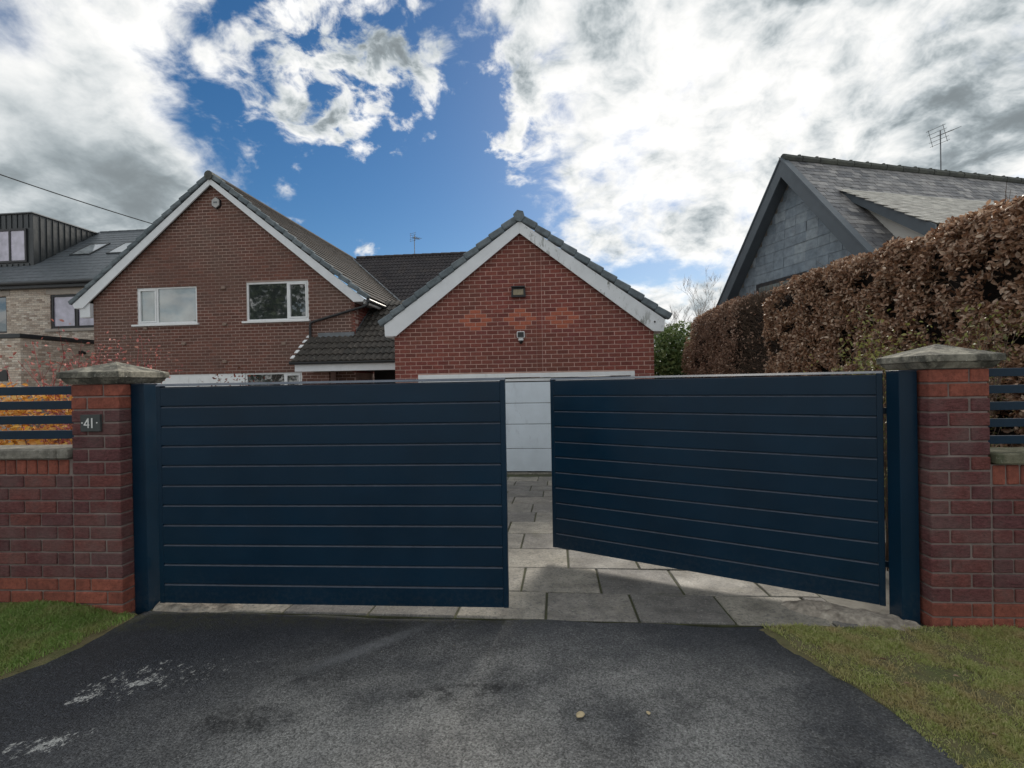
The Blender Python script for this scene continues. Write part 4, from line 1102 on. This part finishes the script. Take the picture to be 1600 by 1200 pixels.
MB().tube([(.03, 0, 0), (.10, -.02, .01), (.24, -.06, -.03)], [.05, .065, .05], 10).build('head', 'plastic_black', t)

# ------------------------------------------------------------------ slate house beyond the hedge
SMx = frame(5.84, 10.52, 0, -R(77))
sla = thing('slate_house', SMx, 'house with slate hung gable and steep slate roof rising behind the hedge', 'house')
tan = 1.263; half = 3.5; SA = 6.16
def s_half(z): return max(0, (SA - .36 - z) / tan)
gy = .26
gw = MB().prism([(-s_half(1.4), 1.4), (s_half(1.4), 1.4), (0, SA - .36)], gy + .012, gy + .2)
gw.box(-s_half(1.4), s_half(1.4), gy + .01, gy + .2, -.45, 1.40)
gw = gw.build('gable_wall', 'slate_hung', sla)
items = []; g_ = .205; z = SA - .36 - g_; r = 0
sl_m = [flat_tile(w_, .012, .225, 'slate_hung', 'slate', .002) for w_ in (.29, .30, .285)]
while z > 1.8:
    hw = s_half(z + .06); x = -hw - .15 * (r % 2) - .05
    while x < hw:
        a, b = max(x, -hw), min(x + .295, hw)
        if b - a > .06:
            me = random.choice(sl_m) if b - a > .29 else boxmesh('slate', b - a - .006, .012, .225, .002, 'slate_hung')
            items.append((me, Matrix.Translation(((a + b) / 2, gy - .002 + random.uniform(-.003, .003), z + .10)) @ Matrix.Rotation(-.035, 4, 'X') @ Matrix.Rotation(random.uniform(-.006, .006), 4, 'Y')))
        x += .295 + .0
    z -= g_; r += 1
pieces(gw, 'slate', items, 'slates_beyond', 300, seen=lambda p, q: p.z > 2.6)
MB().box(-1.10, .35, gy - .05, gy - .01, 2.4, 3.72, .004).build('window', 'frame_dark', sla)
MB().box(-1.0, .25, gy - .056, gy - .051, 2.5, 3.63, .001).build('pane', 'glass_curtain', sla)
for s in (-1, 1):
    P_ = [(0, SA - .36), (s * half, SA - .36 - half * tan), (s * half, SA - half * tan), (0, SA)]
    if s > 0: P_ = P_[::1]
    MB().prism(P_, -.04, .0).build('barge_board', 'barge_slate_grey', sla)
    MB().prism([(0, SA - .30), (s * half, SA - .30 - half * tan), (s * half, SA - .26 - half * tan), (0, SA - .26)], .001, gy - .01).build('barge_soffit', 'barge_slate_grey', sla)
    MB().prism([(0, SA), (s * half, SA - half * tan), (s * half, SA + .05 - half * tan), (0, SA + .05)], -.06, .12).build('verge_edge', 'barge_slate_grey', sla)
RL = 9.0
rb2 = MB().raw([(0, .0, SA), (half, .0, SA - half * tan), (half, RL, SA - half * tan), (0, RL, SA)], [[0, 1, 2, 3]]).raw([(0, .0, SA), (-half, .0, SA - half * tan), (-half, RL, SA - half * tan), (0, RL, SA)], [[3, 2, 1, 0]]).build('roof', 'slate_roof', sla)
Ls_ = half * math.hypot(1, tan)
PMs = plane_matrix((half, .05, SA - half * tan), (0, 1, 0), (-half, 0, half * tan))
sm = [flat_tile(w_, .23, .011, 'slate_roof', 'roof_slate', .002) for w_ in (.198, .192, .200)]
# dormer on this slope
dt0, dz0, dk = .78, 5.27, .70; dxs = (SA - dz0) / tan; dout = 1.75
def dorm_in(u, v):
    zz = SA - half * tan + v * (half * tan) / Ls_
    return not (u + .05 > dt0 + .2 and zz < dz0 - .12) or u < dt0
items = tile_items(PMs, RL - .05, Ls_, .135, .205, sm, -.045, lambda u, v: v > Ls_ * .42 and dorm_in(u, v), True, .014, .003)
pieces(rb2, 'roof_slate', items, 'slates_beyond', 300, seen=lambda p, q: q[0] < 1600)
for k in range(20): MB().tube([(0, .02 + k * .45, SA + .05), (0, .02 + k * .45 + .44, SA + .045)], [.085, .075], 8).box(-.03, .03, k * .45 + .40, k * .45 + .46, SA + .10, SA + .145, .006).build('ridge_tile', 'ridge_clay', sla)
PMd = plane_matrix((dxs + dout, dt0, dz0 + .03 - dout * dk), (0, 1, 0), (-dout, 0, dout * dk)); Ld = dout * math.hypot(1, dk)
dm = MB().raw([(dxs, dt0, dz0 + .02), (dxs + dout, dt0, dz0 + .02 - dout * dk), (dxs + dout, 8, dz0 + .02 - dout * dk), (dxs, 8, dz0 + .02)], [[0, 1, 2, 3]]).build('dormer', 'slate_pale', sla)
sp_ = [flat_tile(w_, .19, .014, 'slate_pale', 'dormer_slate', .002) for w_ in (.232, .226, .236)]
items = tile_items(PMd, 7.0, Ld, .115, .24, sp_, -.075, None, True, .016, .003)
pieces(dm, 'dormer_slate', items, 'slates_beyond', 300)
MB().prism([(dxs - .05, dz0 - .06), (dxs + dout + .05, dz0 - .24 - (dout + .05) * dk), (dxs + dout + .05, dz0 + .03 - (dout + .05) * dk), (dxs - .05, dz0 + .065)], dt0 - .05, dt0 - .01).build('dormer_verge', 'barge_slate_grey', dm)
MB().prism([(dxs, dz0 - .02), (dxs + dout, dz0 - .02 - dout * tan), (dxs + dout, dz0 - .10 - dout * dk)], dt0 + .15, dt0 + .22).build('dormer_cheek', 'render_pale', dm)
# aerial
def aerial(M0, h, label, elems, boom, tilt, s=1.0):
    t = thing('tv_aerial', M0, label, 'aerial')
    MB().tube([(0, 0, 0), (0, 0, h)], .014 * s, 8).build('mast', 'metal_grey', t)
    b = MB(); A = Matrix.Translation((0, 0, h - .10)) @ Matrix.Rotation(tilt, 4, 'Y'); b.tube([A @ Vector((-.12, 0, 0)), A @ Vector((boom, 0, 0))], .011 * s, 6); b.build('boom', 'metal_grey', t)
    for i in range(elems):
        u = -.05 + (boom + .02) * i / (elems - 1); e = MB(); e.tube([A @ Vector((u, -.17, 0)), A @ Vector((u, .17, 0))], .006 * s, 5); e.build('element', 'metal_grey', t)
    g = MB()
    for zz in (-.18, -.09, .09, .18): g.tube([A @ Vector((-.10, -.2, zz)), A @ Vector((-.10, .2, zz))], .006 * s, 5)
    for yy in (-.15, .15): g.tube([A @ Vector((-.10, yy, -.2)), A @ Vector((-.10, yy, .2))], .006 * s, 5)
    g.build('reflector', 'metal_grey', t); return t
aerial(SMx @ Matrix.Translation((0, 4.35, SA + .05)) @ Matrix.Rotation(R(95), 4, 'Z'), 1.0, 'television aerial on the ridge of the slate house', 9, .50, R(-22), .9)
aerial(HM @ Matrix.Translation((3.25, 9.6, 7.66)) @ Matrix.Rotation(R(60), 4, 'Z'), .95, 'small television aerial on the rear roof between the gables', 6, .35, 0, 1.2)
# overhead line to the house
pts = []
for i in range(25):
    u = -.35 + 1.35 * i / 24; pts.append((-12.43 + u * (-10.46 + 12.43), 11.99 + u * (14.49 - 11.99), 6.825 + u * (6.36 - 6.825) - .10 * u * (1 - u)))
o = MB().tube(pts, .015, 6).build('overhead_cable', 'cable_black'); tag(o, 'thin black cable crossing the sky to the house gable', 'cable')

# ================================================================== PLANTING
def hedge_profile(s, x0, h, w, rc):
    """distance s along the cross-section (up the drive side, round the shoulder, over the top) -> x, z, nx, nz"""
    a = h - rc; b = a + rc * math.pi / 2
    x = np.where(s < a, x0, np.where(s < b, x0 + rc - rc * np.cos((s - a) / rc), x0 + rc + (s - b)))
    z = np.where(s < a, s, np.where(s < b, a + rc * np.sin((s - a) / rc), h))
    nx_ = np.where(s < a, -1, np.where(s < b, -np.cos((s - a) / rc), 0)); nz_ = np.where(s < a, 0, np.where(s < b, np.sin((s - a) / rc), 1))
    return x, z, nx_, nz_
def hedge(y0, y1, x0, h, w, rc, n, size, mat, label, hole, bump, seed, bare=None, endr=0.0):
    t = thing('beech_hedge', Matrix.Translation((x0, y0, -.3)) , label, 'hedge', 'clipped beech hedge along the drive')
    T0 = np.array([x0, y0, -.3]); tot = h - rc + rc * math.pi / 2 + w - rc
    def surf(s, y, inset):
        hh = h
        if endr: hh = h - endr * (1 - np.sqrt(np.clip(1 - np.clip((y - (y1 - endr)) / endr, 0, 1) ** 2, 0, 1)))
        x, z, nx_, nz_ = hedge_profile(s, x0, h, w, rc); z = z * hh / h
        P_ = np.stack([x, y, z - .3], 1); N_ = np.stack([nx_, 0 * y, nz_], 1)
        d = bump * (vnoise(P_, 1.1, seed) - .5) + bump * .8 * (vnoise(P_, 2.9, seed + 1) - .5)
        return P_ + N_ * (d - inset)[:, None], N_
    # dark inside
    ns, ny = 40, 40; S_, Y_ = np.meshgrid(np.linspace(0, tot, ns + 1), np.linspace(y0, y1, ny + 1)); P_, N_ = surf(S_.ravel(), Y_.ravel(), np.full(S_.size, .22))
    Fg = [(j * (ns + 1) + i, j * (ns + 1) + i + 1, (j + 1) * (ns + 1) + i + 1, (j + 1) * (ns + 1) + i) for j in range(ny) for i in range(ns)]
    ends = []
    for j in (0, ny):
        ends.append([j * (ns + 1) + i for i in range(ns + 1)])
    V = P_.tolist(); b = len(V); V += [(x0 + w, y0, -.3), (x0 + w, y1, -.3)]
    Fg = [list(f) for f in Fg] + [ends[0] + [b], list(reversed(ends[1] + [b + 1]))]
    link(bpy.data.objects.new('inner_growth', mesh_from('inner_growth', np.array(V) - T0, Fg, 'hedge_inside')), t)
    s = rng.uniform(0, tot, n); y = rng.uniform(y0, y1, n)
    P_, N_ = surf(s, y, rng.exponential(.06, n) - .02)
    cl = vnoise(P_, 4.6, seed + 2) * .6 + vnoise(P_, 10, seed + 3) * .4
    keep = cl > hole + .10 * rng.random(n)
    if bare: keep &= (y > bare + .12 * rng.normal(size=n)) | (rng.random(n) < .05)
    P_, N_ = P_[keep], N_[keep]; P_ = P_ + N_ * ((cl[keep] - .5) * .16)[:, None]
    Nr = N_ * .55 + rng.normal(size=P_.shape) * .65 + np.array([[0, 0, .10]])
    o = link(bpy.data.objects.new('leaves', leaves('leaves', P_ - T0, Nr, size, mat, .54, .22, .45)), t); o['kind'] = 'stuff'
    # twigs
    tw = MB(); nt = 700
    s = rng.uniform(0, tot * .85, nt); y = rng.uniform(y0, y1, nt); P2, N2 = surf(s, y, np.full(nt, .16))
    for p, nn in zip(P2 - T0, N2):
        d_ = Vector(nn) * .8 + Vector(rng.normal(size=3)) * .5 + Vector((0, 0, .25)); q = Vector(p); l = rng.uniform(.1, .24)
        tw.tube([q, q + d_ * l * .5, q + d_ * l + Vector(rng.normal(size=3)) * .02], [.004, .003, .0015], 3, False)
    if bare:
        nt = 4200; s = rng.uniform(0, h + .25, nt); y = rng.uniform(y0, bare + .15, nt); P2, N2 = surf(s, y, np.full(nt, .20))
        for p, nn in zip(P2 - T0, N2):
            d_ = Vector(nn) * .55 + Vector((0, rng.uniform(-1.0, .35), rng.uniform(-.15, .55))); q = Vector(p); l = rng.uniform(.14, .34)
            k = Vector(rng.normal(size=3)) * .03
            tw.tube([q, q + d_ * l * .5 + k, q + d_ * l + k * .3 + Vector((0, 0, .03))], [.0042, .003, .0012], 3, False)
    o = tw.build('twigs', 'twig_brown', t); o['kind'] = 'stuff'
    return t
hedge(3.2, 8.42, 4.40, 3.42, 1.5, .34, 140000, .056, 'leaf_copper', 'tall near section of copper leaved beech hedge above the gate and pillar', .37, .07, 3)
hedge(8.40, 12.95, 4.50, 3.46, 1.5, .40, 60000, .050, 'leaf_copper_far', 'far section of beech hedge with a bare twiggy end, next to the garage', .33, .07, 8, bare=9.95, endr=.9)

def stems(mb, base, n, spread, h, r, bend=.15, fork=2, seg=4):
    tips = []
    for _ in range(n):
        b = Vector(base) + Vector((rng.normal() * spread * .25, rng.normal() * spread * .25, 0)); d = Vector((rng.normal() * spread, rng.normal() * spread, h * rng.uniform(.65, 1.1)))
        pts = [b + d * (i / seg) + Vector(rng.normal(size=3)) * bend * (i / seg) * .4 for i in range(seg + 1)]
        mb.tube(pts, [r * (1 - .75 * i / seg) for i in range(seg + 1)], 4, False); tips.append(pts[-1])
        for _ in range(fork):
            i = rng.integers(1, seg); q = pts[i]; e = q + Vector((rng.normal() * spread * .5, rng.normal() * spread * .5, h * rng.uniform(.15, .4)))
            mid = (q + e) / 2 + Vector(rng.normal(size=3)) * bend * .2
            mb.tube([q, mid, e], [r * .6, r * .45, r * .2], 3, False); tips += [mid, e]
    return tips
def leaf_cloud(c, r, n, size, mat, parent, name='leaves', power=.5, clump=.42, seed=1, asp=.6, T0=None, cs=3.0):
    c = np.array(c, float); r = np.array(r, float); d = unit(rng.normal(size=(n, 3))); rad = rng.random(n) ** power
    P_ = c + d * r * rad[:, None]; lump = .82 + .45 * (vnoise(P_ + 9, 1.6 / max(r.mean(), .3), seed + 4)); P_ = c + (P_ - c) * lump[:, None]
    k = vnoise(P_, cs, seed) * .6 + vnoise(P_, cs * 2.3, seed + 1) * .4 > clump
    P_, d = P_[k], d[k]
    me = leaves(name, P_ - (T0 if T0 is not None else 0), d * .6 + rng.normal(size=P_.shape) * .6 + np.array([[0, 0, .3]]), size, mat, asp)
    o = link(bpy.data.objects.new(name, me), parent); o['kind'] = 'stuff'; return o
# privet straggling behind the gate post
t = thing('privet_shrub', frame(2.95, 4.0, -.04), 'straggly yellow green privet between the open gate and the hedge', 'shrub')
mb = MB(); tips = []
for (bx, by, hh) in ((-.05, -.1, 1.75), (.25, .1, 1.8), (.6, .1, 1.85), (.9, .2, 1.75), (.05, .05, 1.7)): tips += stems(mb, (bx, by, 0), 10, .20, hh, .006, .12, 4)
mb.build('stems', 'twig_brown', t)
tp = np.array([list(v) for v in tips]); tp = np.repeat(tp, 9, 0) + rng.normal(size=(len(tips) * 9, 3)) * .05
o = link(bpy.data.objects.new('leaves', leaves('leaves', tp, rng.normal(size=tp.shape) + np.array([[0, 0, .6]]), .032, 'leaf_privet', .5)), t); o['kind'] = 'stuff'
# green shrub at the garage corner
t = thing('evergreen_shrub', frame(4.72, 14.3, -.4), 'rounded green shrub between the garage corner and the hedge', 'shrub')
mb = MB(); stems(mb, (0, 0, 0), 14, .35, 2.4, .02, .2, 2); mb.build('stems', 'bark', t)
leaf_cloud((0, 0, 1.95), (.88, .9, 1.55), 16000, .10, 'leaf_green', t, power=.40, clump=.30, seed=5)
# golden shrub and red stemmed shrub behind the slats
t = thing('golden_shrub', frame(-4.75, 4.75, -.05), 'golden orange leaved shrub behind the slats beside the number pillar', 'shrub')
mb = MB(); stems(mb, (0, 0, 0), 20, .25, 1.2, .008, .15, 2); mb.build('stems', 'twig_brown', t)
leaf_cloud((-.05, 0, .88), (.66, .45, .80), 8000, .055, 'leaf_gold', t, power=.35, clump=.42, seed=7, cs=9)
t = thing('red_stemmed_shrub', frame(-4.25, 4.95, -.05), 'pink and red twiggy shrub between the golden shrub and the pillar', 'shrub')
mb = MB(); tips = stems(mb, (0, 0, 0), 46, .26, 1.75, .0065, .2, 4); tips += stems(mb, (.35, -.1, 0), 26, .22, 1.25, .0065, .2, 4); mb.build('stems', 'twig_red', t)
tp = np.array([list(v) for v in tips]); tp = np.repeat(tp, 6, 0) + rng.normal(size=(len(tips) * 6, 3)) * .05
o = link(bpy.data.objects.new('leaves', leaves('leaves', tp, rng.normal(size=tp.shape) + np.array([[0, 0, .5]]), .036, 'leaf_pink', .5)), t); o['kind'] = 'stuff'
mb = MB(); stems(mb, (.2, .1, 0), 22, .3, 1.1, .006, .2, 3); mb.build('bare_stems', 'twig_grey', t)
# russet planting under the house wall
t = thing('russet_shrub', frame(-7.35, 12.6, -.42), 'low russet leaved shrub with bare twigs under the house windows', 'shrub')
mb = MB(); tips = stems(mb, (0, 0, 0), 26, .42, 1.95, .010, .3, 4); tips += stems(mb, (-.8, .1, 0), 12, .30, 1.95, .008, .3, 3); tips += stems(mb, (1.0, .1, 0), 14, .4, 1.9, .008, .3, 3); mb.build('stems', 'twig_grey', t)
tp = np.array([list(v) for v in tips[:150]]); tp = np.repeat(tp, 8, 0) + rng.normal(size=(len(tp) * 8, 3)) * .10
o = link(bpy.data.objects.new('leaves', leaves('leaves', tp, rng.normal(size=tp.shape), .07, 'leaf_russet', .5)), t); o['kind'] = 'stuff'
# bare trees far behind the hedge
def bare_tree(name, x, y, h, label, seed, mat='twig_grey', thin=1.0):
    rs = random.Random(seed); t = thing(name, frame(x, y, -.5), label, 'tree', 'leafless trees beyond the hedge'); tr = MB(); br = MB()
    def grow(p, d, l, r, lev):
        n = 4; pts = [p]; rad = [r]
        for i in range(n):
            d = (d + Vector((rs.gauss(0, .12), rs.gauss(0, .12), .06))).normalized(); p = p + d * (l / n); pts.append(p); rad.append(r * (1 - .55 * (i + 1) / n))
        (tr if lev == 0 else br).tube(pts, rad, 5 if lev < 2 else 3, False)
        if lev < 4:
            for k in range(9 if lev == 0 else (5 if lev < 3 else 4)):
                i = rs.randint(1 if lev else 2, n); a = rs.uniform(0, 6.28); side = Vector((math.cos(a), math.sin(a), rs.uniform(.35, 1.0))).normalized()
                nd = (d * .75 + side * .75).normalized(); grow(pts[i], nd, l * rs.uniform(.42, .62), max(rad[i] * .5, .008 * thin), lev + 1)
    grow(Vector((0, 0, 0)), Vector((0, 0, 1)), h * .72, h * .014, 0)
    tr.build('trunk', mat, t); o = br.build('crown', mat, t); o['kind'] = 'stuff'; return t
bare_tree('bare_tree', 11.2, 29.0, 5.9, 'leafless tree nearest the slate house, seen over the hedge', 4)
bare_tree('bare_tree', 9.9, 31.0, 5.0, 'smaller leafless tree beside the taller one over the hedge', 9)
bare_tree('bare_tree', 8.5, 28.5, 4.6, 'thin leafless tree just outside the garage roof corner', 15)
# evergreens across the road, mirrored in the bedroom window
def evergreen(x, y, h, r, label, seed):
    t = thing('evergreen_tree', frame(x, y, -.05), label, 'tree', 'trees across the road'); MB().tube([(0, 0, 0), (0, 0, h * .5), (0, 0, h * .92)], [.28, .2, .04], 8).build('trunk', 'bark', t)
    leaf_cloud((0, 0, h * .56), (r, r, h * .45), 3800, .42, 'leaf_evergreen', t, 'crown', .4, .36, seed, .7, cs=.8)
evergreen(-24.0, -9.0, 12.5, 3.2, 'dark evergreen tree across the road mirrored in the bedroom window', 3)
evergreen(-30.5, -12.0, 9.0, 3.0, 'second evergreen across the road, lower than the first', 6)

# ================================================================== SMALL THINGS ON THE GROUND
def chip(name, x, y, z, s, mat, label, cat, seed, flat=.35, grp=None):
    bm = bmesh.new(); bmesh.ops.create_icosphere(bm, subdivisions=2, radius=1)
    co = np.array([v.co[:] for v in bm.verts]); k = .75 + .5 * vnoise(co, 1.7, seed)
    for v, q in zip(bm.verts, k): v.co = Vector((v.co.x * s[0] * q, v.co.y * s[1] * q, v.co.z * flat * s[0] * q))
    me = bpy.data.meshes.new(name); bm.to_mesh(me); bm.free(); me.materials.append(MAT[mat]); me.polygons.foreach_set('use_smooth', [True] * len(me.polygons))
    o = link(bpy.data.objects.new(name, me), None, Matrix.Translation((x, y, z)) @ Matrix.Rotation(seed * 1.3, 4, 'Z')); return tag(o, label, cat, grp)
chip('pebble', .287, 2.256, .0, (.017, .024), 'pebble_tan', 'pale tan pebble lying on the worn middle of the tarmac', 'pebble', 2)
chip('pebble', .600, 2.262, -.002, (.009, .013), 'pebble_tan', 'tiny tan pebble on the tarmac nearer the hedge side', 'pebble', 5)
for k in range(9):
    x_, y_ = rng.uniform(-1.6, 1.6), rng.uniform(1.95, 3.0); s_ = rng.uniform(.002, .0045)
    chip('grit', float(x_), float(y_), -.006, (float(s_), float(s_) * 1.3), 'coping_stone', 'speck of pale grit scattered on the tarmac', 'grit', 10 + k, .6, 'grit scattered on the tarmac')
def fallen(x, y, z, s, label, grp):
    me = leaves('fallen_leaf', np.array([[0., 0, 0]]), np.array([[.2, .1, 1.]]), s, 'leaf_copper_far', .5)
    o = link(bpy.data.objects.new('fallen_leaf', me), None, Matrix.Translation((x, y, z))); return tag(o, label, 'leaf', grp)
for k in range(6):
    x_ = float(rng.uniform(1.9, 2.9)); y_ = float(rng.uniform(1.95, 2.75)); fallen(x_, y_, float(rz_(x_, y_)) + .022, .035, 'dry leaf lying on the yellowing verge', 'dry leaves on the hedge side verge')
for k in range(3):
    x_ = float(rng.uniform(-3.5, -2.85)); y_ = float(rng.uniform(2.75, 3.25)); fallen(x_, y_, float(lz(x_, y_)) + .03, .03, 'dry leaf lying on the green verge', 'dry leaves on the verge below the numbered wall')
